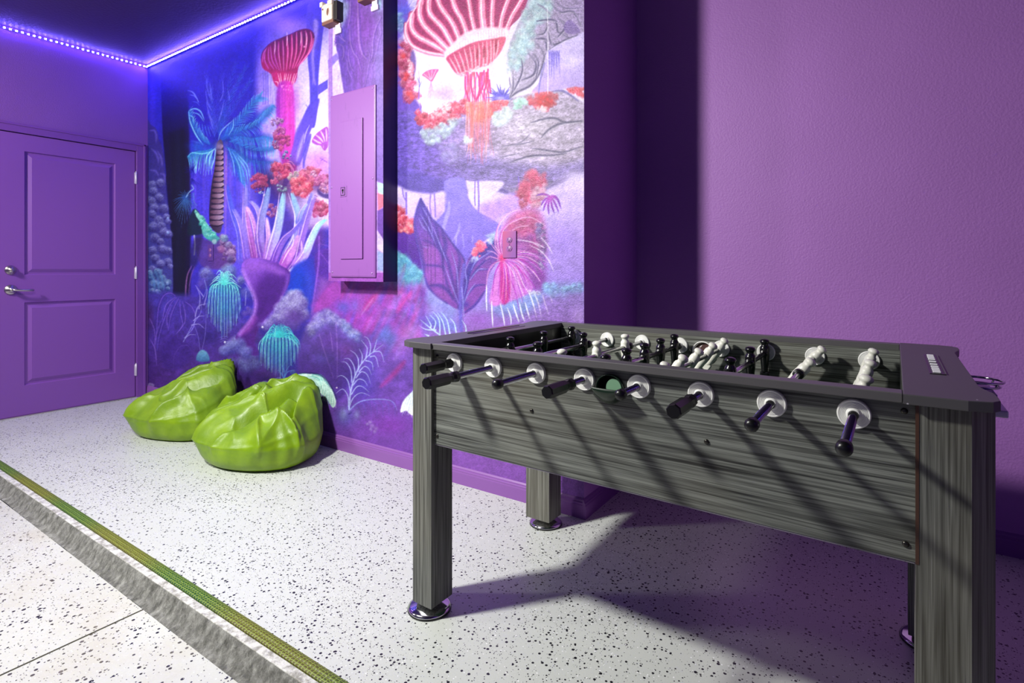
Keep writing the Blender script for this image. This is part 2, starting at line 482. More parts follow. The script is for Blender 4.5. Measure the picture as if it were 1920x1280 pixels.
    def blob(s, x, y, rx, ry, color, a=1.0, rot=0.0, pw=1.0):
        """soft airbrushed spot"""
        (cx, cy), = s.P([(x, y)]); k = s.o[2]; rx, ry = rx * k, ry * k
        R = max(rx, ry) * 1.6
        W = s.win(cx - R, cx + R, cy - R, cy + R)
        if W is None: return
        sl, X, Y = W
        c_, s_ = math.cos(rot), math.sin(rot)
        u = ((X - cx) * c_ + (Y - cy) * s_) / rx; v = (-(X - cx) * s_ + (Y - cy) * c_) / ry
        al = np.exp(-(u * u + v * v) * 1.6 * pw)
        s.put(sl, al * a, color)
    def puff(s, x, y, r, dark, light, a=1.0, edge=0.35, lx=-0.35, ly=-0.9, raw=False, ro=0.42):
        """one rounded lump: lit rim above, shade beneath"""
        (cx, cy), = [(x, y)] if raw else s.P([(x, y)])
        if not raw: r = r * s.o[2]
        W = s.win(cx - r * 1.2, cx + r * 1.2, cy - r * 1.2, cy + r * 1.2)
        if W is None: return
        sl, X, Y = W
        u, v = (X - cx) / r, (Y - cy) / r
        sd = int(abs(cx * 31 + cy * 17)) % 9973
        nz = fbm(u * 1.9 + sd * .37, v * 1.9 + sd * .73, sd, 3) - 0.5
        n2 = fbm(X / 1.9, Y / 1.9, 7, 2) - 0.5
        q = np.sqrt(u * u + v * v) * (1 + ro * (1.1 * nz + 0.25 * n2))
        al = np.clip((1 - q) / (edge * 1.2), 0, 1)
        t = np.clip(0.42 + 0.55 * (u * lx + v * ly) + ro * (1.1 * nz + 0.5 * n2) + (1 - ro) * 0.35 * n2, 0, 1) ** 1.2
        t = t[..., None]
        s.put(sl, al * a, np.array(dark, float) * (1 - t) + np.array(light, float) * t)
    def lumps(s, pts, n, r0, r1, dark, light, a=0.9, edge=0.35, var=0.15):
        """cauliflower of lumps filling a polygon"""
        p = s.P(pts); k = s.o[2]
        x0, x1, y0, y1 = p[:, 0].min(), p[:, 0].max(), p[:, 1].min(), p[:, 1].max()
        out = []
        q = np.roll(p, -1, 0)
        while len(out) < n:
            x, y = s.r.uniform(x0, x1), s.r.uniform(y0, y1)
            ins = False
            for (ax, ay), (bx, by) in zip(p, q):
                if (ay > y) != (by > y) and x < (bx - ax) * (y - ay) / (by - ay) + ax: ins = not ins
            if ins: out.append((x, y))
        s.r.shuffle(out)
        D, Lc = np.array(dark, float), np.array(light, float)
        for x, y in out:
            f = s.r.uniform(-var, var)
            s.puff(x, y, s.r.uniform(r0, r1) * k, D * (1 + f), np.clip(Lc * (1 + f * 0.6), 0, 255), a, edge, s.r.uniform(-.6, .1), raw=True, ro=0.9)
    def tex(s, pts, amp, scale, seed=0, soft=2.0, sx=1.0, sy=1.0, tint=None, curve=True):
        """brushy noise inside a polygon"""
        p = s.P(pts)
        if curve: p = spline(p, True)
        W = s.win(p[:, 0].min(), p[:, 0].max(), p[:, 1].min(), p[:, 1].max())
        if W is None: return
        sl, X, Y = W
        ins = np.zeros(X.shape, bool); q = np.roll(p, -1, 0); dist = np.full(X.shape, 1e9)
        for (ax, ay), (bx, by) in zip(p, q):
            if ay != by: ins ^= ((ay > Y) != (by > Y)) & (X < (bx - ax) * (Y - ay) / (by - ay) + ax)
            L2 = (bx - ax) ** 2 + (by - ay) ** 2 + 1e-9
            t = np.clip(((X - ax) * (bx - ax) + (Y - ay) * (by - ay)) / L2, 0, 1)
            dist = np.minimum(dist, (X - ax - t * (bx - ax)) ** 2 + (Y - ay - t * (by - ay)) ** 2)
        al = np.where(ins, np.clip(np.sqrt(dist) / (soft * 2), 0, 1), 0)
        nz = fbm(X * sx / scale, Y * sy / scale, seed) * 2 - 1
        if tint is None: s.img[sl] = np.clip(s.img[sl] * (1 + (nz * amp * al)[..., None]), 0, 1)
        else: s.put(sl, np.clip(nz * amp * 2, 0, 1) * al, tint)
    def rays(s, cx, cy, a0, a1, n, l0, l1, w, color, a=0.9, bend=0.0, c2=None, droop=0.0, taper='end', soft=0.6, r0=0.0):
        """strokes springing from a point; angles in degrees, 0 right, 90 up"""
        for i in range(n):
            t = (i + 0.5) / n
            an = math.radians(a0 + (a1 - a0) * t + s.r.uniform(-2, 2)); ln = s.r.uniform(l0, l1)
            pts = []
            for q in (r0, 0.3 + r0 * .7, 0.6, 0.82, 1.0):
                r = ln * q
                b = an + bend * q
                pts.append((cx + r * math.cos(b), cy - r * math.sin(b) + droop * ln * q * q))
            s.stroke(pts, w, color, a, soft, taper, c2=c2)
    def frond(s, sp, n, ln, w, color, side=1, ang=50, droop=0.35, a=0.85, c2=None, soft=0.55, t0=0.05, t1=1.0, shrink=0.5):
        """palm frond: leaflets springing off a curved spine, on one side (+1 / -1) or both (0)"""
        k = s.o[2]
        sp = np.array(sp, float); q = spline(sp, False)
        m = len(q) - 1
        for i in range(n):
            t = t0 + (t1 - t0) * (i + s.r.uniform(0.2, 0.8)) / n
            j = min(int(t * m), m - 1); x, y = q[j] + (q[j + 1] - q[j]) * (t * m - j)
            tx, ty = q[j + 1] - q[j]; tl = math.hypot(tx, ty) + 1e-9; tx, ty = tx / tl, ty / tl
            l = ln * (1 - shrink * t) * s.r.uniform(0.85, 1.12) * (0.5 + min(t * 3, 0.5))
            for sd in ((1, -1) if side == 0 else (side,)):
                an = math.radians(ang * s.r.uniform(0.9, 1.1)) * sd
                dx, dy = tx * math.cos(an) - ty * math.sin(an), tx * math.sin(an) + ty * math.cos(an)
                pts = [(x, y), (x + dx * l * 0.5, y + dy * l * 0.5 + droop * l * 0.12), (x + dx * l * 0.8, y + dy * l * 0.8 + droop * l * 0.38), (x + dx * l * 0.95, y + dy * l * 0.95 + droop * l * 0.7)]
                s.stroke(pts, w, color, a * s.r.uniform(0.6, 1.0), soft, 'end', c2=c2)

def spline(p, closed, per=None):
    p = np.asarray(p, float); n = len(p)
    if n < 3: return p
    if per is None: per = 5 if n < 14 else 3
    out = []
    rng = range(n) if closed else range(n - 1)
    for i in rng:
        if closed: a, b, c, d = p[(i - 1) % n], p[i], p[(i + 1) % n], p[(i + 2) % n]
        else: a, b, c, d = p[max(i - 1, 0)], p[i], p[i + 1], p[min(i + 2, n - 1)]
        for k in range(per):
            t = k / per
            out.append(0.5 * (2 * b + (c - a) * t + (2 * a - 5 * b + 4 * c - d) * t * t + (3 * b - a - 3 * c + d) * t ** 3))
    if not closed: out.append(p[-1])
    return np.array(out)
def vnoise(x, y, seed):
    xi, yi = np.floor(x).astype(np.int64), np.floor(y).astype(np.int64)
    fx, fy = x - xi, y - yi
    fx, fy = fx * fx * (3 - 2 * fx), fy * fy * (3 - 2 * fy)
    def h(a, b):
        v = (a * 374761393 + b * 668265263 + seed * 974634777) & 0x7fffffff
        v = ((v ^ (v >> 13)) * 1274126177) & 0x7fffffff
        return ((v ^ (v >> 16)) & 0xffff) / 65535.0
    return (h(xi, yi) * (1 - fx) + h(xi + 1, yi) * fx) * (1 - fy) + (h(xi, yi + 1) * (1 - fx) + h(xi + 1, yi + 1) * fx) * fy
def fbm(x, y, seed, o=4):
    v = 0; a = 0.5; t = 0
    for i in range(o):
        v = v + a * vnoise(x * 2 ** i, y * 2 ** i, seed + i); t += a; a *= 0.55
    return v / t
def paint_left(c):
    """door corner to the breaker panel"""
    c.frame()
    # --- skies and base washes
    c.fill([(270, -40), (640, -40), (640, 900), (270, 900)], ((24, 22, 190), (60, 40, 140), (0, 100), (0, 760), (58, 50, 205)), curve=False)
    c.fill([(478, -40), (720, -60), (720, 420), (560, 430), (505, 330), (480, 200)], ((150, 120, 240), (226, 208, 248), (470, 0), (585, 0)), soft=9, curve=False)
    c.blob(560, 20, 100, 70, (40, 26, 215), 0.9); c.blob(470, 60, 60, 90, (32, 24, 212), 0.8); c.blob(540, 45, 44, 26, (182, 130, 238), 0.75)
    c.blob(560, 10, 66, 26, (52, 34, 214), 0.8)
    c.blob(610, 230, 40, 60, (240, 228, 252), 0.9); c.blob(545, 210, 26, 50, (206, 190, 246), 0.8); c.blob(600, 300, 40, 24, (190, 110, 235), 0.7)
    c.blob(590, 330, 60, 30, (176, 60, 205), 0.5)
    # middle haze between the palms: violet blue curtains
    c.fill([(350, 300), (470, 300), (500, 470), (440, 540), (352, 470)], ((70, 56, 222), (104, 82, 224), (350, 0), (480, 0)), 0.9, 8, False)
    for x, w, col, a in ((368, 5, (112, 92, 235), .5), (376, 3, (52, 44, 205), .6), (384, 6, (104, 80, 225), .4), (392, 4, (60, 50, 214), .6), (424, 7, (168, 110, 215), .75), (432, 5, (120, 88, 224), .6), (441, 6, (62, 58, 226), .7), (452, 5, (130, 116, 240), .6), (462, 4, (70, 92, 232), .7), (470, 4, (150, 140, 244), .5)):
        c.stroke([(x, 268), (x + c.r.uniform(-3, 3), 350), (x + c.r.uniform(-5, 5), 450)], w, col, a, 2.0, 'end')
    # --- dark trunk on the left
    c.fill([(296, 150), (352, 150), (356, 300), (358, 440), (356, 580), (334, 630), (322, 560), (318, 450), (308, 330), (300, 230)], ((28, 26, 186), (12, 11, 58), (0, 160), (0, 262), (14, 14, 110)), 0.97, 3.5, False)
    c.fill([(318, 250), (346, 240), (350, 420), (348, 560), (330, 560), (322, 420)], ((4, 14, 44), (8, 22, 46), (0, 240), (0, 520)), 0.9, 5, False)
    c.stroke([(333, 250), (336, 400), (331, 520)], 8, (14, 28, 66), 0.5, 4)
    c.stroke([(296, 160), (303, 260), (314, 380), (320, 470)], 2.5, (38, 44, 170), 0.6, 1.5)
    # --- strip of blue between corner and trunk, then the cloud rock
    c.fill([(270, 120), (300, 120), (305, 250), (312, 330), (300, 330), (278, 240)], ((48, 46, 205), (44, 40, 170), (0, 140), (0, 300)), 0.9, 2, False)
    c.stroke([(286, 145), (285, 250)], 9, (84, 62, 215), 0.45, 4)
    body = [(274, 252), (284, 236), (294, 244), (298, 262), (305, 280), (309, 320), (314, 380), (320, 430), (324, 500), (322, 560), (300, 580), (272, 560)]
    c.fill(body, ((58, 48, 140), (66, 70, 158), (0, 250), (0, 540)), 1, 2)
    c.frame(270, 130, .1797)
    for pts in ([(60, 640), (110, 640), (130, 700), (125, 760)], [(70, 820), (120, 870), (150, 930), (150, 980)], [(140, 850), (180, 930), (190, 1010)], [(60, 1050), (120, 1060), (150, 1110)], [(170, 1090), (210, 1100), (220, 1180)]):
        c.stroke(pts, 22, (104, 92, 190), 0.75, 1.5, 'both')
    c.frame(270, 340, .1718)
    L, D = (160, 166, 226), (46, 40, 120)
    for (x, y, r) in ((90, 40, 60), (175, 20, 60), (100, 110, 62), (165, 180, 62), (75, 220, 64), (110, 290, 62), (215, 300, 66), (90, 360, 52), (245, 390, 46), (160, 430, 66), (100, 500, 66), (185, 490, 58), (262, 440, 42), (215, 560, 62), (120, 620, 66), (270, 580, 50), (180, 660, 50), (90, 760, 62), (200, 740, 60), (268, 760, 52), (120, 840, 62), (260, 880, 56), (180, 900, 60), (90, 960, 52), (285, 930, 38)):
        c.puff(x, y, r, D, L, 0.95, 0.28, 0.25, -0.85)
    for (x, y, r) in ((85, 1040, 60), (150, 1000, 62), (200, 1060, 55), (255, 1110, 52), (110, 1120, 60), (180, 1140, 60), (90, 1200, 46), (150, 1215, 42), (60, 1000, 40), (260, 1170, 30)):
        c.puff(x, y, r, (36, 60, 130), (160, 200, 230), 0.95, 0.3, 0.3, -0.85)
    for pts in ([(110, 960), (150, 1050), (160, 1180)], [(170, 960), (195, 1060), (215, 1180)], [(75, 1010), (110, 1100), (120, 1200)]):
        c.stroke(pts, 24, (86, 138, 196), 0.7, 2, 'both')
    for x, y, r in ((140, 1195, 22), (100, 1190, 16), (260, 1110, 22), (262, 560, 20), (260, 400, 18)):
        c.puff(x, y, r, (110, 140, 205), (196, 214, 244), 0.8)
    c.stroke([(38, 430), (42, 520), (40, 700)], 9, (196, 190, 232), 0.35, 1, 'both')
    # spiky midnight plant on the trunk
    c.rays(450, 180, -90, 270, 34, 70, 150, 9, (30, 78, 160), 0.75, 0, (70, 130, 200), 0.35, soft=.5)
    c.rays(455, 185, 215, 325, 14, 150, 260, 8, (42, 96, 165), 0.75, 0, (96, 140, 196), 0.25, soft=.5)
    c.stroke([(520, 40), (540, 80), (500, 110), (460, 170)], 12, (150, 190, 230), 0.8, 1)
    c.stroke([(540, 130), (545, 220), (575, 260)], 12, (90, 130, 215), 0.75, 1)
    # dark leafy arm with mint moss
    c.fill([(500, 380), (560, 300), (640, 420), (650, 560), (520, 590), (470, 560)], (4, 40, 56), 0.9, 2.5)
    c.fill([(555, 310), (600, 350), (700, 470), (760, 560), (820, 610), (860, 640), (780, 680), (700, 640), (640, 580), (625, 470), (570, 380)], ((150, 230, 205), (70, 170, 165), (600, 350), (700, 620)), 0.95, 1.6)
    c.lumps([(560, 330), (640, 400), (720, 500), (800, 590), (740, 640), (650, 560), (620, 440)], 26, 14, 30, (50, 170, 160), (170, 240, 214), .8)
    c.fill([(720, 430), (850, 430), (860, 520), (830, 580), (790, 560), (730, 500)], (22, 14, 30), 0.0, 2)
    # rosy coral bush around the second outlet
    c.fill([(560, 620), (700, 640), (780, 660), (880, 600), (940, 680), (1000, 760), (990, 880), (900, 940), (760, 960), (640, 930), (580, 820)], ((72, 50, 150), (104, 60, 140), (560, 700), (960, 800)), 0.9, 3)
    c.lumps([(850, 600), (920, 640), (1000, 770), (990, 880), (880, 900), (840, 780)], 34, 22, 46, (80, 44, 110), (196, 168, 216), .85)
    c.puff(880, 620, 52, (90, 110, 160), (196, 224, 228), .9); c.puff(770, 660, 34, (100, 150, 170), (222, 242, 236), .9); c.puff(925, 700, 50, (96, 60, 120), (170, 180, 222), .9)
    c.puff(955, 780, 54, (110, 74, 150), (224, 200, 226), .9); c.puff(840, 740, 50, (120, 60, 130), (206, 150, 200), .8); c.puff(940, 850, 48, (60, 44, 110), (168, 150, 206), .85)
    c.blob(800, 850, 60, 90, (100, 60, 150), .7); c.blob(660, 760, 40, 80, (90, 70, 170), .6)
    c.stroke([(548, 590), (556, 690), (548, 800)], 15, (190, 190, 220), 0.85, .7)
    c.fill([(560, 600), (640, 590), (620, 700), (580, 900), (520, 940), (500, 800)], (30, 26, 70), 0.6, 4)
    c.stroke([(520, 920), (470, 1040), (455, 1240), (480, 1380)], 16, (176, 110, 176), 0.75, 1.2, 'both')
    c.stroke([(552, 930), (510, 1040), (490, 1200), (510, 1360)], 12, (140, 86, 150), 0.7, 1.2, 'both')
    c.stroke([(535, 930), (492, 1050), (475, 1220)], 14, (26, 12, 46), 0.7, 1.5, 'both')
    # --- lower left: purple drooping leaves, rocks
    c.frame(270, 520, .1718)
    c.fill([(20, 150), (560, 200), (1200, 500), (1500, 900), (1500, 1400), (20, 1400)], ((76, 62, 178), (84, 44, 136), (0, 250), (0, 1150)), 0.96, 8, False)
    c.blob(60, 420, 60, 200, (74, 40, 110), .8); c.blob(500, 300, 120, 160, (70, 46, 160), .6); c.blob(700, 640, 160, 120, (44, 34, 120), .7)
    c.tex([(20, 200), (1400, 200), (1400, 1100), (20, 1100)], 0.2, 9, 5, curve=False)
    lv = (104, 72, 196)
    for pts, w in (([(345, 205), (290, 170), (215, 200), (160, 330), (140, 560), (135, 760)], 30), ([(360, 215), (290, 290), (230, 430), (170, 620), (140, 800)], 34), ([(380, 225), (330, 320), (290, 430), (265, 580)], 30), ([(390, 240), (400, 400), (420, 520), (345, 620)], 34), ([(440, 260), (520, 320), (560, 430), (520, 600)], 30)):
        c.stroke(pts, w, (70, 48, 160), 0.9, 2, 'both'); c.stroke(pts, 9, (126, 96, 214), 0.85, .8, 'both')
    for pts in ([(345, 215), (240, 300), (200, 480)], [(420, 260), (450, 400), (440, 500), (360, 610)], [(300, 300), (250, 440), (262, 560)], [(180, 480), (120, 700), (140, 960)], [(60, 440), (110, 560), (125, 700)], [(60, 660), (120, 780), (135, 900)], [(320, 1000), (330, 860), (390, 760), (470, 740), (520, 800)]):
        c.stroke(pts, 8, (140, 104, 214), 0.8, .8, 'both')
    c.fill([(300, 640), (420, 690), (520, 760), (500, 900), (380, 1000), (220, 980), (180, 800)], (64, 38, 140), 0.6, 5)
    c.fill([(30, 1180), (60, 1150), (110, 1165), (100, 1200), (40, 1215)], (150, 128, 190), 0.8, 1.5)
    # feathery stalks
    st = (150, 150, 232)
    for pts in ([(430, 700), (530, 520), (620, 380), (620, 260)], [(440, 660), (540, 540), (570, 360)]):
        c.stroke(pts, 9, st, .8, .7, 'end')
    for pts in ([(540, 470), (600, 425), (665, 420)], [(520, 520), (600, 510), (660, 560)], [(450, 660), (500, 625), (565, 625)], [(560, 420), (590, 320), (660, 290), (700, 290)], [(600, 340), (610, 200), (560, 80)], [(655, 300), (690, 140), (650, 0)], [(650, 210), (600, 140), (570, 90)]):
        c.stroke(pts, 12, (158, 150, 228), .85, .7, 'end')
    for pts in ([(612, 790), (590, 640), (550, 530)], [(635, 780), (670, 600), (680, 300)]):
        c.stroke(pts, 7, (120, 104, 206), .8, .6)
    c.fill([(580, 910), (580, 840), (630, 790), (690, 820), (710, 910)], ((110, 176, 206), (60, 120, 170), (0, 800), (0, 910)), .95, 1.5)
    # blue rocks behind the teal fountain plant
    c.frame(270, 340, .1718)
    for (x, y, r, D2, L2) in ((680, 1010, 90, (74, 62, 150), (186, 204, 240)), (920, 990, 110, (64, 74, 150), (170, 206, 236)), (1060, 1080, 60, (64, 64, 150), (190, 200, 240)), (740, 1080, 90, (54, 50, 140), (100, 104, 196)), (640, 1120, 80, (70, 50, 150), (110, 96, 200)), (990, 1180, 110, (50, 50, 150), (96, 100, 200)), (1120, 1220, 80, (60, 60, 170), (130, 130, 220))):
        c.puff(x, y, r, D2, L2, .85, .4)
    c.stroke([(660, 1080), (680, 1180), (640, 1280)], 9, (130, 140, 220), .7, .8)
    c.stroke([(1100, 1110), (1160, 1190), (1190, 1290)], 10, (150, 130, 228), .7, .8)
    # fountain plant 1 (teal)
    c.frame(270, 520, .1718)
    c.blob(870, 120, 150, 110, (20, 110, 170), .9); c.blob(870, 330, 150, 170, (26, 96, 170), .85)
    c.blob(880, 60, 70, 50, (20, 150, 180), .8)
    T1, T2 = (40, 200, 204), (150, 232, 226)
    c.frame(270, 520, .1718)
    for i in range(34):
        t = i / 33.0; x = 700 + 350 * t
        mid = 1 - abs(t - .5) * 2
        L0 = 300 + 300 * mid ** 0.7 + c.r.uniform(-50, 40)
        c.stroke([(875 + (x - 875) * .15, 70), (875 + (x - 875) * .75, 30 + 90 * abs(t - .5) * 1.2), (x, 170 + c.r.uniform(-20, 20)), (x + (x - 875) * .10, 70 + L0)], 11, (60, 220, 214) if i % 3 else (10, 80, 150), .92, .5, 'end', c2=(170, 240, 236) if i % 3 else (20, 90, 170))
    for i in range(20):
        an = math.radians(200 - 220 * i / 19.0); ln = c.r.uniform(120, 185)
        x2, y2 = 878 + ln * math.cos(an), 60 - ln * 0.8 * math.sin(an)
        c.stroke([(875, 80), (875 + (x2 - 875) * .5, 80 + (y2 - 80) * .85 - 26), (x2, y2 + 34)], 13, (70, 214, 210), .95, .6, 'end', c2=(190, 244, 236))
    # fountain plant 2 stem rings and small blue stones
    c.stroke([(850, 640), (862, 580), (855, 500)], 12, (30, 70, 150), .7, 2)
    for y in (640, 665, 690): c.stroke([(835, y + 14), (870, y), (915, y + 12)], 8, (110, 110, 200), .7, .8)
    c.puff(884, 708, 16, (150, 150, 220), (255, 255, 255), 1)
    for (x, y, r) in ((1010, 730, 100), (1080, 800, 80), (930, 760, 70), (880, 800, 70)): c.puff(x, y, r, (60, 50, 140), (184, 192, 238), .85, .4)
    c.stroke([(990, 670), (1060, 690), (1130, 800)], 10, (170, 160, 230), .7, 1)
    for (x, y, r) in ((1180, 900, 110), (1060, 930, 90), (960, 920, 60), (1120, 1000, 100), (1230, 960, 80)): c.puff(x, y, r, (56, 46, 130), (150, 176, 228), .75, .6)
    c.blob(1120, 1080, 160, 60, (60, 34, 120), .8); c.blob(1340, 1110, 140, 50, (46, 24, 100), .8)
    c.stroke([(1260, 1160), (1320, 1135), (1390, 1160)], 16, (130, 130, 210), .7, 1.2, 'both'); c.stroke([(1430, 1105), (1480, 1095), (1510, 1130)], 10, (130, 140, 214), .7, 1, 'both')

    # --- the tall palm
    c.frame(270, 130, .1797)
    # dusky fronds fanning up
    for (x1, y1), lw, col in (((650, 60), 12, (60, 74, 222)), ((820, 40), 12, (54, 60, 216)), ((960, -60), 14, (36, 84, 214)), ((1060, -20), 14, (30, 96, 205)), ((1110, 120), 12, (40, 100, 210)), ((700, 200), 10, (66, 90, 226)), ((1010, 60), 12, (34, 88, 208))):
        sp = [(745, 800), (740 + (x1 - 745) * .35, 800 + (y1 - 800) * .45), (x1, y1)]
        c.stroke(sp, 26, (16, 30, 176), .45, 4, 'end')
        c.frond(sp, 22, 110, 9, col, 0, 24, 0.0, .55, c2=(104, 120, 240), t0=.2)
    for pts in ([(655, 90), (660, 200), (710, 340)], [(640, 200), (665, 350), (715, 440)], [(650, 330), (680, 470), (735, 570)], [(690, 140), (700, 260), (715, 320)], [(820, 110), (825, 250), (790, 340)], [(835, 320), (810, 440), (780, 540)], [(870, 200), (890, 290), (885, 330)], [(660, 450), (700, 540), (720, 620)]):
        c.stroke(pts, 13, (104, 112, 236), .75, .9, 'both')
    B0, B1 = (24, 96, 200), (120, 196, 232)
    def pf(sp, n, ln, side, ang, body=(16, 70, 176), bw=60, c1=(36, 120, 206), c2=(130, 205, 236), a=.9, dr=.5):
        c.stroke(sp, bw, body, .65, 5, 'both')
        c.frond(sp, n, ln, 11, c1, side, ang, dr, a, c2=c2, t0=.12, shrink=.35)
    pf([(800, 740), (900, 640), (1040, 480), (1150, 340), (1215, 290)], 30, 150, 0, 34, dr=.3)
    pf([(810, 740), (960, 640), (1120, 560), (1250, 440), (1350, 375)], 34, 150, 1, 55, dr=.5)
    pf([(850, 720), (1010, 640), (1150, 590), (1260, 500), (1340, 410)], 22, 110, -1, 40, dr=.2)
    pf([(820, 740), (980, 700), (1130, 720), (1260, 700), (1385, 740)], 40, 190, 1, 75, dr=.9)
    pf([(820, 740), (960, 770), (1100, 830), (1240, 850), (1360, 830)], 26, 110, -1, 40, c2=(60, 130, 215), dr=.2, body=(12, 50, 160))
    pf([(830, 760), (990, 860), (1100, 940), (1240, 960), (1390, 970)], 34, 180, 1, 70, c1=(28, 96, 190), c2=(90, 170, 220), dr=.8, body=(14, 56, 160))
    pf([(830, 780), (900, 860), (960, 1000), (1000, 1160)], 24, 190, -1, 30, c1=(30, 104, 206), c2=(100, 180, 230), dr=.8, body=(24, 70, 200), bw=70)
    for pts in ([(880, 820), (930, 960), (950, 1120)], [(920, 860), (990, 1000), (1020, 1180)], [(960, 900), (1060, 1040), (1085, 1200)], [(990, 900), (1075, 1000), (1100, 1120)]):
        c.stroke(pts, 12, (120, 190, 236), .8, .8, 'both')
    # left hand fronds
    pf([(740, 800), (640, 760), (570, 690), (500, 560), (465, 440)], 34, 130, 1, 45, c2=(140, 210, 238), dr=.3)
    c.stroke([(465, 430), (480, 540), (530, 660), (580, 740), (620, 790)], 15, (130, 205, 240), .95, .8, 'both')
    c.stroke([(470, 430), (530, 410), (590, 440), (630, 530)], 15, (120, 190, 240), .95, .8, 'both')
    c.stroke([(500, 450), (570, 470), (625, 545)], 12, (110, 180, 236), .9, .8, 'both'); c.stroke([(470, 480), (510, 500), (515, 560)], 12, (120, 200, 236), .9, .8, 'both')
    for x in (545, 575, 605, 635, 665): c.stroke([(x, 540 + (x - 545) * .4), (x + 8, 620), (x + 30, 700)], 9, (70, 140, 226), .75, .8, 'both')
    c.stroke([(455, 220), (510, 240), (555, 310), (570, 350)], 13, (120, 140, 240), .9, .8, 'both'); c.stroke([(470, 265), (520, 275), (545, 300)], 11, (110, 130, 238), .8, .8, 'both'); c.stroke([(500, 335), (550, 345), (580, 380)], 9, (90, 120, 236), .7, .8, 'both')
    c.blob(560, 800, 110, 60, (28, 90, 200), .85); c.stroke([(495, 745), (560, 760), (620, 785)], 14, (60, 110, 220), .7, 1.5, 'both')
    pf([(745, 815), (640, 850), (540, 860), (455, 910)], 34, 170, -1, 75, c1=(40, 140, 200), c2=(160, 226, 236), dr=.9, bw=50, body=(24, 100, 190))
    c.stroke([(755, 815), (690, 860), (600, 880), (500, 870), (455, 915)], 13, (120, 214, 226), .8, .9, 'both')
    for pts in ([(730, 830), (690, 920), (680, 1010)], [(745, 830), (735, 930), (700, 1040)], [(735, 825), (760, 870), (765, 920)], [(720, 840), (660, 900), (640, 990)]):
        c.stroke(pts, 14, (150, 222, 230), .85, 1, 'both')
    c.stroke([(775, 740), (800, 660), (850, 600), (930, 530)], 15, (130, 180, 236), .8, .9, 'both')
    c.fill([(790, 720), (830, 640), (930, 540), (930, 620), (890, 690), (830, 740)], (30, 96, 206), .6, 2); c.stroke([(930, 520), (930, 600), (880, 690)], 11, (120, 180, 236), .85, .8, 'both')
    # trunk
    c.frame()
    tr = [(407, 268), (418, 268), (419, 330), (419, 380), (417, 420), (411, 437), (396, 426), (392, 400), (396, 350), (403, 310)]
    c.fill(tr, ((90, 70, 104), (44, 26, 60), (420, 0), (392, 0)), 1, 1)
    n = 15
    for i in range(n):
        y = 276 + i * 10.2; t = i / (n - 1)
        xl = 408 - 15 * t ** .8; xr = 418 + 1 * math.sin(t * 3)
        cl = (206, 176, 196) if i % 2 else (184, 146, 168)
        c.fill([(xl, y - 3), ((xl + xr) / 2, y - 5), (xr, y - 4), (xr, y + 2), ((xl + xr) / 2, y + 3), (xl + 1, y + 1)], (cl, (92, 56, 84), (xr, 0), (xl, 0)), .9, .9)
        c.stroke([(xl, y + 4), ((xl + xr) / 2 + 2, y + 5.5), (xr, y + 1)], 2, (28, 12, 40), .8, .6)
    c.blob(409, 274, 9, 12, (150, 140, 200), .7)
    # thin dark frond silhouettes beside the trunk
    c.rays(362, 318, 60, 300, 18, 8, 18, 1.4, (16, 16, 150), .7)
    c.rays(360, 335, 240, 330, 8, 10, 22, 1.4, (20, 20, 150), .6)

    # --- red ribbed jellyfish balloon
    c.frame(480, 20, .15625)
    c.fill([(620, -60), (830, -60), (800, 280), (770, 560), (750, 800), (740, 1100), (700, 1400), (600, 1300), (645, 1130), (640, 800), (620, 560)], ((88, 70, 226), (70, 56, 218), (620, 0), (800, 0)), .97, 1.6)
    c.fill([(690, 120), (745, 130), (735, 300), (700, 480), (690, 700), (715, 880), (690, 830), (665, 560), (690, 350)], (176, 150, 242), .75, 3)
    c.stroke([(690, 400), (680, 560), (700, 700), (680, 880)], 12, (156, 130, 240), .7, 1.5)
    c.fill([(640, 1130), (760, 1060), (700, 1300), (560, 1700), (420, 2000), (300, 2200), (420, 1700), (560, 1300)], (82, 62, 220), .95, 2)
    c.fill([(740, 900), (862, 825), (862, 930), (745, 1010)], (92, 72, 222), .95, 1.2, False); c.fill([(860, 595), (975, 505), (985, 590), (870, 690)], (134, 104, 232), .95, 1.2, False)
    c.stroke([(600, 1290), (650, 1220), (600, 1130)], 8, (90, 70, 220), .7, 1)
    c.stroke([(910, 140), (918, 400), (910, 700), (925, 1020)], 10, (150, 104, 222), .85, 1.2)
    c.stroke([(868, 300), (866, 700), (872, 1300)], 6, (190, 160, 240), .6, 1.5)
    c.stroke([(850, 160), (840, 230), (825, 240)], 12, (150, 120, 230), .7, 1, 'both'); c.blob(846, 372, 14, 10, (150, 120, 230), .8)
    for x, w in ((150, 6), (200, 5), (240, 5), (120, 6), (165, 5)):
        c.stroke([(x, 180), (x + 5, 420)], w, (120, 90, 232), .5, 1.5)
    for x in (80, 110, 135, 165, 185, 205): c.stroke([(x, 720), (x + c.r.uniform(-8, 14), 900), (x + c.r.uniform(-10, 18), 1120)], 8, c.r.choice([0, 1]) and (90, 70, 226) or (206, 190, 246), .7, .9)
    body = [(60, 560), (90, 480), (180, 385), (300, 330), (420, 280), (520, 235), (610, 220), (670, 245), (700, 300), (690, 390), (650, 480), (560, 590), (510, 680), (490, 790), (450, 880), (350, 910), (260, 915), (215, 860), (180, 760), (80, 690)]
    c.blob(600, 330, 130, 130, (176, 90, 226), .5); c.blob(100, 640, 60, 90, (190, 110, 235), .5)
    c.fill(body, ((110, 10, 96), (206, 30, 120), (0, 330), (0, 860), (150, 14, 92)), 1, 1.3)
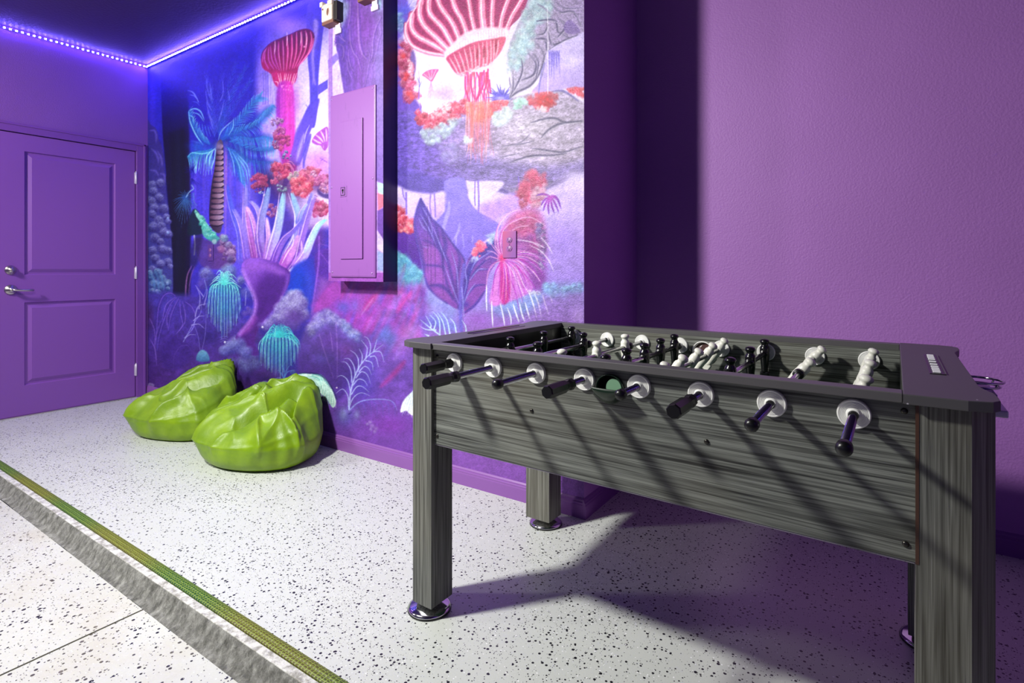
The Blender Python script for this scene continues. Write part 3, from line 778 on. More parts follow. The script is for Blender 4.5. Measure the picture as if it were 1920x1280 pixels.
    ribs = [[(75, 620), (85, 520), (130, 440)], [(150, 700), (100, 590), (110, 470)], [(215, 710), (150, 590), (150, 430)], [(250, 700), (190, 590), (170, 420)], [(280, 720), (225, 560), (220, 400)], [(300, 720), (270, 520), (270, 370)], [(330, 720), (325, 500), (318, 350)], [(360, 720), (380, 500), (365, 310)], [(400, 700), (430, 480), (425, 280)], [(430, 700), (480, 500), (485, 260)], [(455, 690), (540, 470), (545, 245)], [(480, 680), (580, 500), (610, 330), (590, 240)], [(500, 670), (620, 520), (665, 350), (650, 250)], [(520, 640), (650, 480), (690, 330)]]
    for i, q in enumerate(ribs):
        c.stroke(q, 26, (214, 40, 140) if i > 6 else (176, 30, 140), .8, 1.3, 'both')
    for i, q in enumerate(ribs):
        c.stroke([(x + 4, y) for x, y in q], 8, (244, 150, 206) if i > 4 else (206, 110, 206), .85, .7, 'both')
    for x, y in ((535, 330), (600, 350), (370, 340), (225, 430)): c.stroke([(x, y - 80), (x + 6, y), (x - 4, y + 90)], 9, (252, 214, 236), .9, .7, 'both')
    c.blob(580, 432, 14, 14, (255, 200, 220), .9)
    c.stroke([(60, 570), (90, 480), (180, 385), (300, 330), (420, 280), (520, 235), (610, 220), (680, 255), (700, 320)], 9, (96, 16, 130), .8, 1)
    c.fill([(190, 770), (330, 730), (490, 770), (455, 880), (350, 915), (250, 915)], (206, 26, 120), .5, 3)
    for x0, x1 in ((225, 262), (262, 288), (290, 306), (336, 338), (356, 350), (385, 376), (415, 400), (455, 432), (480, 452)):
        c.stroke([(x0 + (0 if x0 < 300 else 8), 750 if x0 > 260 else 850), (x1, 860), (x1 + 4, 910)], 12, (250, 196, 222), .85, .7, 'both')
    # stalk
    c.fill([(262, 905), (440, 890), (470, 1400), (480, 1900), (330, 1900), (250, 1400)], ((150, 30, 190), (224, 44, 190), (250, 0), (380, 0)), .95, 3.5)
    for x in (300, 330, 360, 395, 420): c.stroke([(x, 950), (x + c.r.uniform(-15, 15), 1250), (x + c.r.uniform(-20, 20), 1700)], 10, (236, 90, 214), .5, 1.5)
    c.blob(480, 1100, 60, 260, (190, 80, 226), .55)
    for i in range(12): c.blob(c.r.uniform(290, 430), c.r.uniform(890, 960), 12, 10, (250, 150, 220), .7)
    # --- small fan jelly and stems to the right
    c.frame(460, 200, .1719)
    c.fill([(560, 250), (700, 0), (790, -60), (760, 150), (690, 300), (640, 480), (600, 620), (560, 640), (480, 600), (520, 420)], ((92, 70, 226), (122, 84, 230), (0, 0), (0, 560)), .9, 2.5)
    c.fill([(640, 420), (700, 300), (720, 330), (660, 560), (640, 670), (625, 640)], (104, 80, 226), .9, 1.5)
    c.stroke([(640, 300), (590, 470), (560, 590)], 26, (222, 208, 248), .7, 3, 'both'); c.stroke([(700, 200), (660, 290), (640, 400)], 10, (230, 220, 250), .7, 1, 'both')
    c.stroke([(590, 620), (650, 470), (700, 330)], 20, (96, 76, 222), .85, 1.2, 'both')
    c.fill([(725, 380), (760, 310), (830, 250), (900, 225), (915, 380), (880, 470), (850, 470), (820, 425), (770, 415)], (178, 74, 206), .95, 1)
    for q in ([(735, 350), (790, 385), (830, 400)], [(765, 305), (820, 350), (850, 390)], [(820, 265), (850, 320), (868, 385)], [(880, 235), (885, 310), (885, 380)]): c.stroke(q, 15, (240, 214, 248), .9, .9, 'both')
    c.blob(852, 440, 10, 26, (220, 140, 226), .9)
    c.stroke([(815, 560), (850, 580), (890, 605)], 9, (140, 70, 200), .8, .8); c.stroke([(825, 590), (845, 570)], 7, (140, 70, 200), .8, .8)
    for x in (905, 920, 938): c.stroke([(x, -200), (x, 200), (x - 4, 700)], 8, (200, 150, 236), .7, 1)
    # --- coral clumps
    def coral(x, y, r, d=(150, 30, 70), l=(250, 150, 160), n=20):
        c.lumps([(x - r, y - r * .7), (x, y - r), (x + r, y - r * .7), (x + r, y + r * .6), (x, y + r), (x - r, y + r * .6)], n, r * .26, r * .5, d, l, .9, .45)
    c.blob(400, 900, 200, 200, (70, 20, 90), .7); c.blob(250, 800, 150, 130, (60, 20, 90), .8); c.blob(480, 700, 120, 170, (96, 20, 90), .7); c.blob(800, 860, 160, 110, (80, 30, 120), .7); c.blob(560, 930, 140, 130, (90, 40, 120), .6)
    coral(350, 180, 60, (110, 60, 120), (236, 206, 240), 14); coral(370, 290, 60, (130, 40, 110), (226, 150, 200), 16); coral(400, 390, 80, (130, 30, 100), (230, 110, 160), 24); coral(330, 420, 44, (110, 40, 110), (236, 180, 214), 12)
    coral(450, 530, 44, (60, 60, 120), (190, 206, 236), 12); coral(390, 690, 90, (150, 30, 84), (240, 130, 156), 34); coral(340, 800, 60, (140, 40, 100), (236, 150, 180), 16); coral(150, 820, 84, (130, 30, 90), (220, 110, 150), 30); coral(150, 900, 50, (90, 20, 90), (200, 100, 160), 14)
    coral(400, 880, 50, (70, 80, 120), (206, 226, 226), 14); coral(550, 780, 76, (130, 110, 120), (250, 226, 230), 26); coral(700, 760, 100, (160, 44, 100), (246, 160, 186), 44); coral(830, 810, 80, (150, 50, 120), (240, 160, 210), 30); coral(610, 880, 100, (176, 44, 84), (252, 156, 168), 50)
    coral(890, 870, 70, (120, 50, 110), (244, 190, 220), 22); coral(740, 740, 40, (170, 90, 150), (255, 226, 240), 12); coral(280, 1130, 62, (130, 40, 110), (240, 190, 214), 22); coral(800, 1110, 90, (164, 40, 92), (246, 160, 190), 40); coral(770, 1000, 40, (150, 60, 150), (244, 190, 226), 12); coral(180, 950, 30, (100, 110, 160), (220, 236, 246), 8)
    c.fill([(790, 900), (860, 950), (950, 940), (960, 1000), (880, 1000), (800, 960)], (50, 24, 120), .8, 2.5)
    for q in ([(430, 620), (480, 620), (520, 690)], [(440, 640), (490, 650), (515, 720)], [(450, 600), (500, 600), (540, 650)], [(500, 640), (525, 690), (520, 760)]): c.stroke(q, 8, (240, 150, 200), .75, .7, 'both')
    # --- anemone fingers and the purple goblet
    c.frame(400, 330, .2578)
    c.blob(560, 330, 200, 180, (84, 50, 160), .65); c.blob(760, 450, 90, 150, (110, 44, 150), .7); c.blob(180, 300, 130, 160, (96, 84, 230), .5)
    def finger(pts, w, lo, hi, tip, rim=(232, 190, 246)):
        c.stroke(pts, w, lo, .97, 1.1, 'end', c2=tip)
        c.stroke([(x + w * .16, y) for x, y in pts], w * .45, hi, .75, 1.3, 'both', c2=tip)
        c.stroke([(x - w * .26, y) for x, y in pts], w * .12, rim, .75, .7, 'both')
    finger([(200, 610), (190, 430), (150, 300), (120, 180), (100, 60)], 60, (104, 86, 222), (124, 110, 236), (70, 90, 230), (160, 150, 246))
    finger([(250, 600), (230, 450), (230, 250), (236, 60)], 64, (130, 80, 200), (150, 110, 224), (150, 140, 240), (210, 170, 240))
    finger([(240, 600), (215, 430), (190, 330), (150, 240)], 56, (120, 80, 210), (150, 112, 230), (150, 140, 244))
    finger([(300, 600), (270, 440), (250, 320), (240, 220)], 50, (140, 56, 170), (180, 96, 206), (214, 150, 236))
    finger([(330, 600), (310, 430), (280, 300), (245, 225)], 46, (150, 66, 186), (196, 120, 220), (230, 180, 246), (252, 226, 255))
    finger([(330, 480), (340, 330), (320, 240), (270, 180)], 54, (110, 80, 214), (150, 130, 236), (170, 160, 244))
    finger([(370, 610), (340, 450), (350, 300), (380, 180), (400, 80)], 82, (128, 66, 196), (176, 126, 226), (130, 170, 226))
    finger([(385, 590), (400, 470), (395, 380), (385, 300)], 50, (160, 84, 196), (206, 150, 226), (236, 200, 246))
    finger([(400, 620), (430, 500), (465, 380), (490, 240), (505, 120)], 92, (176, 110, 220), (200, 156, 238), (150, 214, 240), (240, 220, 250))
    finger([(520, 640), (540, 560), (600, 440), (615, 300), (590, 200), (565, 120)], 84, (150, 92, 210), (186, 146, 236), (140, 200, 240), (226, 214, 250))
    finger([(560, 560), (620, 480), (650, 330), (690, 210), (715, 120)], 70, (120, 76, 206), (150, 116, 230), (130, 120, 236), (196, 170, 244))
    finger([(620, 330), (640, 260), (680, 200)], 44, (110, 110, 226), (150, 150, 240), (176, 190, 246))
    finger([(440, 630), (470, 540), (520, 450), (590, 390), (650, 320)], 66, (112, 56, 186), (170, 106, 220), (110, 100, 226), (214, 166, 240))
    finger([(520, 640), (560, 560), (600, 500), (610, 430)], 90, (176, 86, 206), (206, 130, 226), (214, 160, 236), (246, 214, 250))
    finger([(550, 690), (610, 600), (640, 480), (680, 330), (740, 140)], 62, (120, 50, 180), (160, 90, 214), (150, 120, 230), (240, 206, 250))
    finger([(555, 690), (600, 640), (640, 560), (640, 470)], 20, (236, 190, 240), (250, 226, 252), (226, 180, 240))
    finger([(610, 640), (670, 560), (710, 460), (760, 360), (815, 315)], 78, (190, 120, 226), (214, 170, 240), (130, 220, 236), (244, 220, 250))
    c.stroke([(795, 325), (740, 390), (700, 480), (660, 560)], 28, (190, 226, 246), .7, 2, 'both')
    c.fill([(560, 700), (640, 620), (730, 600), (760, 640), (750, 800), (730, 960), (700, 1060), (560, 900)], ((24, 60, 206), (60, 54, 190), (600, 0), (760, 0)), .95, 5)
    c.blob(620, 760, 70, 110, (16, 70, 214), .8); c.stroke([(680, 700), (700, 800), (690, 900)], 30, (60, 90, 226), .5, 5, 'both')
    c.fill([(745, 560), (880, 540), (880, 760), (760, 900), (725, 1010), (745, 760)], (92, 40, 168), .9, 3)
    c.stroke([(770, 440), (765, 640), (735, 860), (715, 1000)], 12, (160, 100, 226), .7, 1.5); c.stroke([(780, 560), (840, 640)], 5, (150, 90, 206), .6, 1); c.stroke([(770, 490), (840, 510)], 5, (150, 90, 206), .6, 1)
    for (x, y, r) in ((600, 880, 70), (640, 930, 66), (560, 900, 60), (530, 960, 70), (610, 990, 90), (480, 990, 60), (560, 1050, 90), (660, 1010, 50), (450, 1040, 60), (390, 1080, 60)): c.puff(x, y, r, (88, 66, 160), (206, 208, 242), .85, .35)
    c.blob(570, 1040, 120, 70, (92, 60, 160), .6)
    gob = [(205, 650), (240, 605), (320, 595), (420, 615), (510, 660), (556, 700), (550, 780), (500, 880), (430, 980), (370, 1050), (320, 1130), (300, 1200), (330, 1300), (240, 1290), (200, 1230), (160, 1180), (200, 1110), (270, 1030), (298, 950), (290, 870), (250, 790), (215, 720)]
    c.fill(gob, ((150, 90, 222), (88, 36, 150), (200, 700), (420, 860)), 1, 1.6)
    c.fill([(330, 760), (420, 720), (500, 760), (470, 870), (400, 960), (340, 1000), (310, 900)], (78, 28, 140), .75, 12)
    c.fill([(230, 660), (300, 620), (420, 640), (530, 700), (480, 720), (380, 680), (280, 690)], (156, 92, 216), .7, 6)
    c.stroke([(215, 690), (260, 790), (300, 880), (305, 960), (270, 1050), (190, 1150)], 26, (180, 130, 240), .75, 3)
    c.stroke([(545, 720), (520, 830), (440, 980), (350, 1080)], 20, (140, 90, 214), .6, 3)
    c.stroke([(200, 1150), (260, 1100), (310, 1020)], 40, (176, 84, 206), .6, 5, 'both')
    c.stroke([(300, 1190), (310, 1100)], 40, (84, 34, 130), .6, 5)
    for (x, y, r) in ((190, 1230, 66), (130, 1250, 60), (80, 1270, 50), (240, 1280, 60)): c.puff(x, y, r, (70, 66, 160), (150, 160, 226), .85, .4)
    for x, y, r in ((270, 985, 34), (230, 1000, 30), (340, 1085, 30), (250, 960, 20)): c.puff(x, y, r, (90, 60, 160), (150, 130, 220), .6, .5)
    c.stroke([(232, 940), (238, 840)], 6, (170, 170, 236), .7, .8)
    c.puff(358, 1098, 10, (190, 180, 240), (255, 255, 255), 1)
    # --- second teal fountain, mint one behind the bag
    c.frame(270, 520, .1718)
    c.blob(1460, 760, 170, 130, (16, 110, 170), .9); c.blob(1480, 900, 160, 120, (30, 70, 160), .8)
    for i in range(34):
        t = i / 33.0; x = 1270 + 420 * t
        mid = 1 - abs(t - .45) * 1.7
        L0 = 170 + 260 * max(mid, 0) ** .7 + c.r.uniform(-40, 40)
        c.stroke([(1480 + (x - 1480) * .12, 630), (1480 + (x - 1480) * .7, 590 + 90 * abs(t - .5)), (x, 690 + 60 * abs(t - .5)), (x + (x - 1480) * .06, 660 + L0)], 14, (30, 200, 206) if i % 3 else (6, 84, 150), .94, .55, 'end', c2=(150, 236, 232) if i % 3 else (20, 90, 170))
    for i in range(18):
        an = math.radians(190 - 205 * i / 17.0); ln = c.r.uniform(170, 215)
        ex, ey = 1478 + ln * math.cos(an), 650 - ln * 0.62 * math.sin(an)
        c.stroke([(1474, 650), (1474 + (ex - 1474) * .55, 650 + (ey - 650) * .95 - 22), (ex, ey + 60), (ex + (ex - 1474) * .08, ey + 150)], 14, (44, 196, 206), .92, .7, 'end', c2=(170, 240, 236) if i % 2 else (60, 170, 200))
    for i in range(14):
        t = i / 13.0; x = 1300 + 380 * t
        continue
        c.stroke([(1470, 640), (1470 + (x - 1470) * .6, 578), (x, 640 + 60 * abs(t - .5)), (x + (x - 1480) * .08, 760)], 13, (60, 206, 210), .9, .7, 'both', c2=(170, 240, 236))
    c.frame(520, 500, .2811)
    for q in ([(40, 770), (45, 700), (20, 640)], [(45, 760), (60, 690), (90, 650)], [(40, 740), (20, 700), (0, 690)], [(50, 730), (70, 700), (110, 690)], [(45, 700), (44, 660), (50, 630)]): c.stroke(q, 8, (80, 140, 206), .8, .7, 'end')
    c.puff(105, 705, 24, (40, 60, 130), (110, 140, 200), .8)
def paint_mid(c):
    """under and right of the breaker panel, down to the baseboard"""
    c.frame()
    c.fill([(600, 520), (740, 560), (790, 650), (815, 900), (600, 880), (575, 760), (580, 600)], ((134, 78, 190), (138, 74, 190), (0, 540), (0, 860), (120, 78, 190)), 1, 10, False)
    c.frame(520, 500, .2811)
    c.fill([(230, 260), (340, 100), (440, 60), (760, 140), (930, 330), (980, 520), (700, 420), (540, 470), (420, 330), (300, 270)], ((150, 60, 190), (176, 70, 190), (260, 0), (900, 0)), .85, 8, False)
    c.fill([(240, 300), (300, 180), (390, 96), (420, 180), (330, 270)], (166, 66, 186), .85, 3)
    for i in range(60):
        x = c.r.uniform(420, 960); y = c.r.uniform(150, 420); l = c.r.uniform(60, 190)
        col = [(200, 60, 150), (70, 80, 220), (176, 120, 220), (150, 60, 190), (120, 110, 226)][c.r.randint(5)]
        c.stroke([(x, y), (x + l * .35, y - l)], c.r.uniform(8, 26), col, .38, 4, 'both')
    for i in range(26):
        x = c.r.uniform(560, 900); y = c.r.uniform(330, 620); l = c.r.uniform(60, 200)
        col = [(196, 60, 150), (80, 100, 220), (190, 160, 230), (150, 70, 190)][c.r.randint(4)]
        c.stroke([(x, y), (x + l * .5, y - l)], c.r.uniform(10, 30), col, .35, 5, 'both')
    c.stroke([(580, 290), (660, 180)], 26, (206, 50, 130), .7, 5, 'both'); c.stroke([(800, 300), (890, 170)], 34, (214, 60, 150), .75, 6, 'both'); c.stroke([(560, 320), (640, 210)], 10, (190, 150, 230), .6, 2, 'both')
    c.blob(440, 270, 60, 50, (90, 110, 230), .6); c.blob(520, 260, 40, 60, (120, 120, 230), .5)
    # pale furry rock
    c.fill([(130, 640), (180, 430), (240, 350), (310, 285), (360, 300), (430, 350), (520, 420), (580, 480), (560, 620), (470, 800), (400, 900), (200, 900)], ((112, 90, 190), (84, 50, 150), (0, 330), (0, 650)), .9, 6)
    c.lumps([(200, 420), (250, 350), (310, 285), (360, 300), (440, 360), (540, 440), (520, 480), (400, 400), (330, 370), (260, 420), (220, 470)], 90, 14, 40, (104, 92, 186), (214, 210, 246), .55, .7)
    c.lumps([(430, 350), (560, 450), (540, 520), (450, 430)], 26, 12, 34, (100, 110, 200), (196, 206, 240), .5, .8)
    c.blob(350, 500, 90, 90, (96, 50, 150), .6); c.blob(460, 560, 70, 70, (130, 60, 160), .45); c.blob(300, 620, 90, 60, (90, 90, 180), .4)
    for q in ([(375, 740), (340, 640), (300, 520), (280, 450)], [(398, 740), (400, 560), (392, 370)], [(370, 560), (355, 440)]): c.stroke(q, 6, (150, 110, 206), .6, 1)
    c.tex([(130, 400), (560, 320), (980, 100), (1000, 900), (700, 1100), (300, 950)], .16, 12, 3, curve=False)
    # left neighbour rock
    for (x, y, r) in ((110, 200, 60), (60, 240, 56), (150, 240, 60), (20, 280, 50), (110, 290, 80), (40, 340, 60)): c.puff(x, y, r, (88, 64, 160), (206, 208, 242), .8, .35)
    c.blob(110, 330, 80, 60, (100, 60, 160), .7)
    # darker haze at the foot
    c.blob(330, 700, 160, 100, (76, 40, 140), .6); c.blob(560, 800, 130, 140, (60, 60, 200), .45); c.blob(620, 640, 60, 120, (90, 80, 220), .4)
    c.blob(450, 1000, 90, 90, (90, 110, 200), .5); c.blob(440, 980, 30, 50, (170, 180, 230), .6); c.blob(530, 985, 26, 40, (160, 170, 230), .6)
    for (x, y, r) in ((600, 1050, 14), (620, 1040, 20), (635, 1065, 22), (660, 1080, 20), (650, 1100, 18), (625, 1085, 16)): c.puff(x, y, r, (150, 130, 214), (232, 226, 250), .8, .7)
    c.blob(760, 1060, 170, 90, (146, 64, 196), .8); c.blob(840, 500, 110, 130, (170, 110, 206), .5); c.blob(740, 460, 60, 80, (90, 150, 230), .5); c.blob(900, 440, 80, 90, (196, 150, 226), .5)
    c.stroke([(690, 800), (790, 700), (850, 630)], 26, (196, 50, 150), .7, 5, 'both'); c.stroke([(660, 500), (740, 400)], 40, (90, 140, 230), .5, 8, 'both')
    # fern
    W = (176, 186, 244)
    c.stroke([(478, 950), (490, 830), (530, 700), (590, 610), (650, 560), (710, 515)], 12, W, .95, .8, 'end')
    for q in ([(475, 930), (470, 860), (435, 815), (390, 845)], [(490, 850), (470, 760), (430, 725), (400, 735)], [(497, 770), (490, 690), (460, 640), (428, 632)], [(520, 720), (510, 660), (480, 615), (445, 612)], [(540, 690), (540, 620), (520, 580), (485, 556)], [(562, 640), (566, 590), (545, 545)], [(590, 610), (600, 550), (585, 520), (560, 490)], [(615, 590), (622, 530), (605, 480), (580, 465)],
              [(480, 930), (510, 870), (560, 840), (620, 862)], [(495, 850), (530, 800), (570, 800), (610, 835)], [(505, 790), (540, 750), (580, 760), (602, 795)], [(525, 740), (560, 700), (600, 720), (622, 780)], [(545, 700), (580, 665), (610, 680), (628, 722)], [(590, 625), (630, 640), (638, 690)], [(620, 600), (655, 600), (675, 670)], [(650, 565), (690, 570), (712, 635)], [(640, 570), (655, 520), (665, 480)]):
        c.stroke(q, 8, W, .9, .7, 'end')
    c.stroke([(478, 960), (540, 905), (620, 885), (720, 885), (775, 905), (800, 960)], 9, (150, 160, 236), .9, .8, 'end')
    for x in (560, 600, 640, 680, 720, 760): c.stroke([(x, 895 + abs(x - 680) * .06), (x + 22, 930), (x + 26, 1000)], 6, (110, 90, 200), .7, .8, 'end')
    for x in (520, 545, 570): c.stroke([(x, 930), (x + 20, 950), (x + 24, 990)], 6, (120, 100, 206), .6, .8, 'end')
    c.puff(480, 970, 20, (60, 40, 130), (170, 150, 226), .7); c.puff(396, 806, 7, (220, 200, 240), (255, 255, 255), .8)
    # mint tuft behind the bean bag, white tuft at the table
    c.fill([(130, 730), (160, 712), (200, 712), (240, 722), (290, 735), (340, 790), (375, 860), (392, 900), (370, 940), (330, 880), (270, 830), (210, 780)], ((190, 240, 226), (214, 246, 236), (130, 0), (390, 0)), .97, 1.4)
    for i in range(34):
        t = c.r.uniform(0, 1); x0, y0 = 215 + c.r.uniform(-20, 30), 715 + c.r.uniform(0, 14)
        x1, y1 = 300 + 92 * t, 900 - 60 * (1 - t) + c.r.uniform(-60, 50)
        c.stroke([(x0, y0), ((x0 + x1) / 2 + 20, (y0 + y1) / 2 - 40), (x1, y1)], 6, [(96, 190, 186), (236, 252, 246), (150, 220, 210)][i % 3], .6, .7, 'end')
    for i in range(22):
        t = i / 21.0; x0, y0 = 300 + 60 * t, 760 + 60 * t
        x1, y1 = 262 + 128 * t, 842 + 95 * t ** .8
        c.stroke([(x0, y0), ((x0 + x1) / 2 + 8, (y0 + y1) / 2), (x1, y1 + c.r.uniform(-6, 22))], 8, [(214, 246, 236), (150, 220, 210), (240, 252, 248)][i % 3], .9, .7, 'end')
    for i in range(9): c.stroke([(225, 722), (180, 722), (135 + i * 6, 730 + i * 4)], 6, (220, 250, 240), .8, .7, 'end')
    c.stroke([(150, 710), (230, 708), (300, 730), (360, 800), (396, 880)], 5, (20, 30, 80), .7, 1.2)
    c.fill([(930, 790), (900, 830), (850, 880), (830, 920), (822, 970), (860, 960), (900, 990), (1000, 1000), (1000, 780)], ((214, 240, 246), (250, 252, 255), (0, 800), (0, 960)), .97, 1.6)
    for i in range(14):
        x = 822 + i * 9; c.stroke([(920 + i * 3, 820), (860 + i * 7, 880), (x, 960 + c.r.uniform(-5, 50))], 7, [(250, 252, 255), (190, 214, 240)][i % 2], .8, .8, 'end')
    c.frame()
    c.blob(690, 850, 90, 18, (140, 64, 200), .6)
def paint_right(c):
    """from the panel to the outer corner"""
    c.frame()
    c.fill([(716, -80), (1110, -80), (1110, 330), (716, 330)], (226, 214, 246), 1, 1, False)
    c.fill([(716, 320), (1110, 300), (1110, 700), (716, 700)], ((224, 206, 250), (160, 130, 232), (0, 330), (0, 560), (190, 160, 244)), 1, 6, False)
    c.frame(700, 0, .25)
    # sky hole tint
    c.blob(520, 700, 170, 80, (190, 160, 240), .8); c.blob(1420, 560, 180, 120, (196, 170, 240), .8); c.blob(1480, 380, 120, 80, (206, 186, 244), .7); c.blob(620, 480, 120, 90, (236, 230, 252), .8)
    # left border: violet edge, blue plant, moss and coral column
    c.fill([(150, -100), (340, -100), (300, 120), (220, 260), (240, 420), (300, 700), (360, 830), (300, 1000), (150, 1300)], ((112, 84, 214), (100, 60, 180), (0, 0), (0, 1000)), .95, 4)
    c.fill([(250, -100), (400, -100), (360, 40), (290, 110)], (214, 206, 250), .8, 3)
    c.rays(215, 110, 20, 170, 22, 60, 130, 12, (92, 90, 230), .85, 0, (130, 110, 236)); c.blob(230, 80, 50, 60, (96, 100, 226), .6)
    c.lumps([(175, 100), (220, 110), (225, 220), (185, 260)], 30, 14, 30, (80, 100, 190), (170, 206, 232), .7, .6)
    c.fill([(240, 400), (300, 380), (320, 480), (300, 600), (280, 560)], (96, 60, 160), .8, 3)
    c.lumps([(200, 300), (260, 300), (290, 500), (300, 640), (330, 700), (300, 770), (260, 760), (220, 640), (195, 450)], 90, 18, 40, (160, 44, 96), (240, 156, 190), .85, .5)
    for (x, y, r) in ((250, 560, 30), (240, 590, 24), (270, 700, 34), (290, 730, 26), (225, 420, 30)): c.puff(x, y, r, (214, 50, 70), (244, 110, 120), .8, .6)
    c.lumps([(260, 440), (290, 470), (300, 540), (285, 600), (268, 520)], 24, 10, 22, (214, 120, 160), (255, 230, 240), .8, .5)
    c.lumps([(180, 180), (230, 200), (225, 300), (190, 330)], 16, 14, 26, (120, 110, 200), (186, 190, 236), .5, .7)
    # twigs + tiny jelly
    c.stroke([(340, 740), (345, 620), (340, 520)], 9, (150, 100, 220), .85, .8, 'end'); c.stroke([(345, 620), (325, 570)], 8, (100, 100, 220), .85, .8, 'end'); c.stroke([(345, 650), (362, 610)], 7, (100, 110, 220), .85, .8, 'end')
    c.fill([(365, 562), (400, 532), (450, 518), (490, 522), (470, 560), (446, 605), (430, 612), (415, 600), (390, 580)], ((214, 90, 170), (226, 96, 160), (0, 520), (0, 610)), .95, 1)
    for q in ([(380, 556), (430, 596)], [(410, 535), (432, 596)], [(440, 525), (436, 590)], [(470, 524), (440, 590)]): c.stroke(q, 5, (250, 190, 220), .85, .7)
    for x in (418, 428, 438, 448): c.stroke([(432, 615), (x, 680), (x + (x - 432) * .6, 740)], 5, (190, 130, 230), .7, .9, 'end')
    c.stroke([(350, 770), (358, 800), (352, 820)], 10, (130, 70, 190), .8, 1, 'both')
    # big jellyfish umbrella
    um = [(395, -120), (330, 40), (275, 130), (242, 200), (248, 280), (300, 350), (380, 385), (470, 405), (540, 415), (640, 300), (800, 220), (1010, 215), (1090, 140), (1180, 20), (1260, -120)]
    c.fill(um, ((158, 44, 110), (168, 48, 116), (300, 0), (1100, 0)), 1, 1.5, False)
    stripes = [  # rim point, mid, top  (light bands)
        ([(540, 412), (420, 396), (300, 345), (250, 260), (246, 180)], 26), ([(548, 392), (440, 330), (330, 270), (285, 200), (290, 110)], 44), ([(560, 370), (470, 280), (380, 190), (345, 100), (360, 0)], 46),
        ([(590, 330), (520, 210), (430, 110), (415, 20), (440, -80)], 44), ([(640, 285), (590, 170), (510, 60), (480, -20), (470, -100)], 42), ([(700, 255), (665, 150), (610, 50), (570, -100)], 42),
        ([(760, 235), (735, 120), (715, 0), (700, -100)], 36), ([(830, 222), (815, 100), (812, -100)], 56), ([(890, 215), (890, 100), (905, -100)], 38), ([(950, 215), (970, 110), (1010, 0), (1050, -100)], 36), ([(1000, 215), (1040, 120), (1100, 20), (1160, -100)], 34)]
    for q, w in stripes:
        c.stroke(q, w * 1.25, (196, 60, 120), .8, 1.6); c.stroke(q, w * .85, (240, 150, 190), .95, 1.2); c.stroke([(x - 5, y - 4) for x, y in q], w * .22, (255, 222, 236), .9, .8)
    c.tex([(242, -100), (1200, -100), (1010, 215), (640, 300), (300, 380)], .16, 1.6, 9, curve=False)
    c.stroke([(395, -60), (330, 40), (275, 130), (242, 200), (248, 280), (300, 350), (400, 392), (520, 412)], 10, (250, 200, 226), .9, 1)
    # frilled rim
    c.fill([(530, 400), (600, 320), (700, 240), (840, 205), (1005, 215), (995, 285), (900, 295), (760, 320), (640, 380), (560, 440)], (250, 206, 226), .95, 3)
    for i in range(70):
        t = i / 69.0; x = 545 + 450 * t; y = 405 - 190 * math.sin(min(t * 1.25, 1) * PI / 2) + 10
        c.stroke([(x, y + c.r.uniform(-14, 6)), (x + 4, y + c.r.uniform(40, 80))], c.r.uniform(5, 14), [(255, 244, 250), (244, 170, 200), (255, 226, 240)][i % 3], .6, 1.3, 'both')
    # cup below the rim
    c.fill([(548, 430), (640, 370), (760, 315), (900, 290), (992, 280), (960, 380), (905, 450), (860, 490), (760, 520), (670, 570), (610, 540), (570, 480)], ((196, 60, 120), (214, 90, 130), (560, 0), (960, 0)), 1, 2)
    for (x0, y0), (x1, y1) in (((570, 430), (640, 560)), ((600, 400), (665, 560)), ((640, 385), (695, 555)), ((680, 360), (720, 545)), ((720, 345), (745, 535)), ((755, 330), (768, 525)), ((790, 320), (795, 515)), ((820, 315), (825, 505)), ((850, 305), (852, 498)), ((880, 300), (880, 480)), ((905, 300), (900, 460)), ((940, 295), (915, 440))):
        c.stroke([(x0, y0), ((x0 + x1) / 2 + 4, (y0 + y1) / 2), (x1, y1)], 13, (248, 176, 200), .85, 1, 'both')
    for x, y in ((830, 390), (920, 350), (780, 420)): c.stroke([(x, y - 50), (x - 2, y + 40)], 16, (150, 20, 70), .8, 1.6, 'both')
    c.tex([(548, 430), (760, 315), (992, 280), (905, 450), (670, 570)], .22, 1.8, 19, curve=False)
    for i in range(40):
        t = i / 39.0; x = 640 + 250 * t; y = 565 - 85 * t
        c.puff(x + c.r.uniform(-8, 8), y + c.r.uniform(-14, 14), c.r.uniform(8, 17), (246, 170, 196), (255, 246, 250), .75, .7)
    # tentacles
    for i in range(26):
        x = c.r.uniform(680, 870); x2 = x + c.r.uniform(-30, 40); e = c.r.uniform(760, 1180)
        col = [(220, 40, 130), (230, 60, 110), (236, 110, 150), (206, 60, 180)][i % 4]
        c.stroke([(x, 545), (x + c.r.uniform(-22, 22), 640), (x2, 740), (x2 + c.r.uniform(-18, 18), e)], c.r.uniform(7, 12), col, .85, .9, 'end')
    for q in ([(690, 575), (690, 660), (720, 760)], [(730, 560), (735, 660), (760, 740)], [(775, 545), (800, 620), (790, 700), (770, 760)], [(830, 530), (830, 620), (800, 700), (770, 750)], [(860, 520), (850, 620), (830, 700), (840, 780)], [(870, 600), (880, 700)]): c.stroke(q, 12, (224, 30, 130), .95, .9)
    # coral bank and floating rock
    rock = [(160, 830), (300, 830), (380, 980), (520, 900), (700, 800), (900, 780), (1010, 740), (1180, 700), (1330, 680), (1420, 675), (1500, 720), (1580, 770), (1600, 900), (1600, 1250), (1480, 1320), (1380, 1370), (1200, 1450), (1000, 1440), (860, 1400), (700, 1440), (560, 1500), (420, 1480), (300, 1440), (150, 1400)]
    c.fill(rock, ((112, 84, 184), (178, 162, 196), (200, 0), (1000, 0)), 1, 2.5, False)
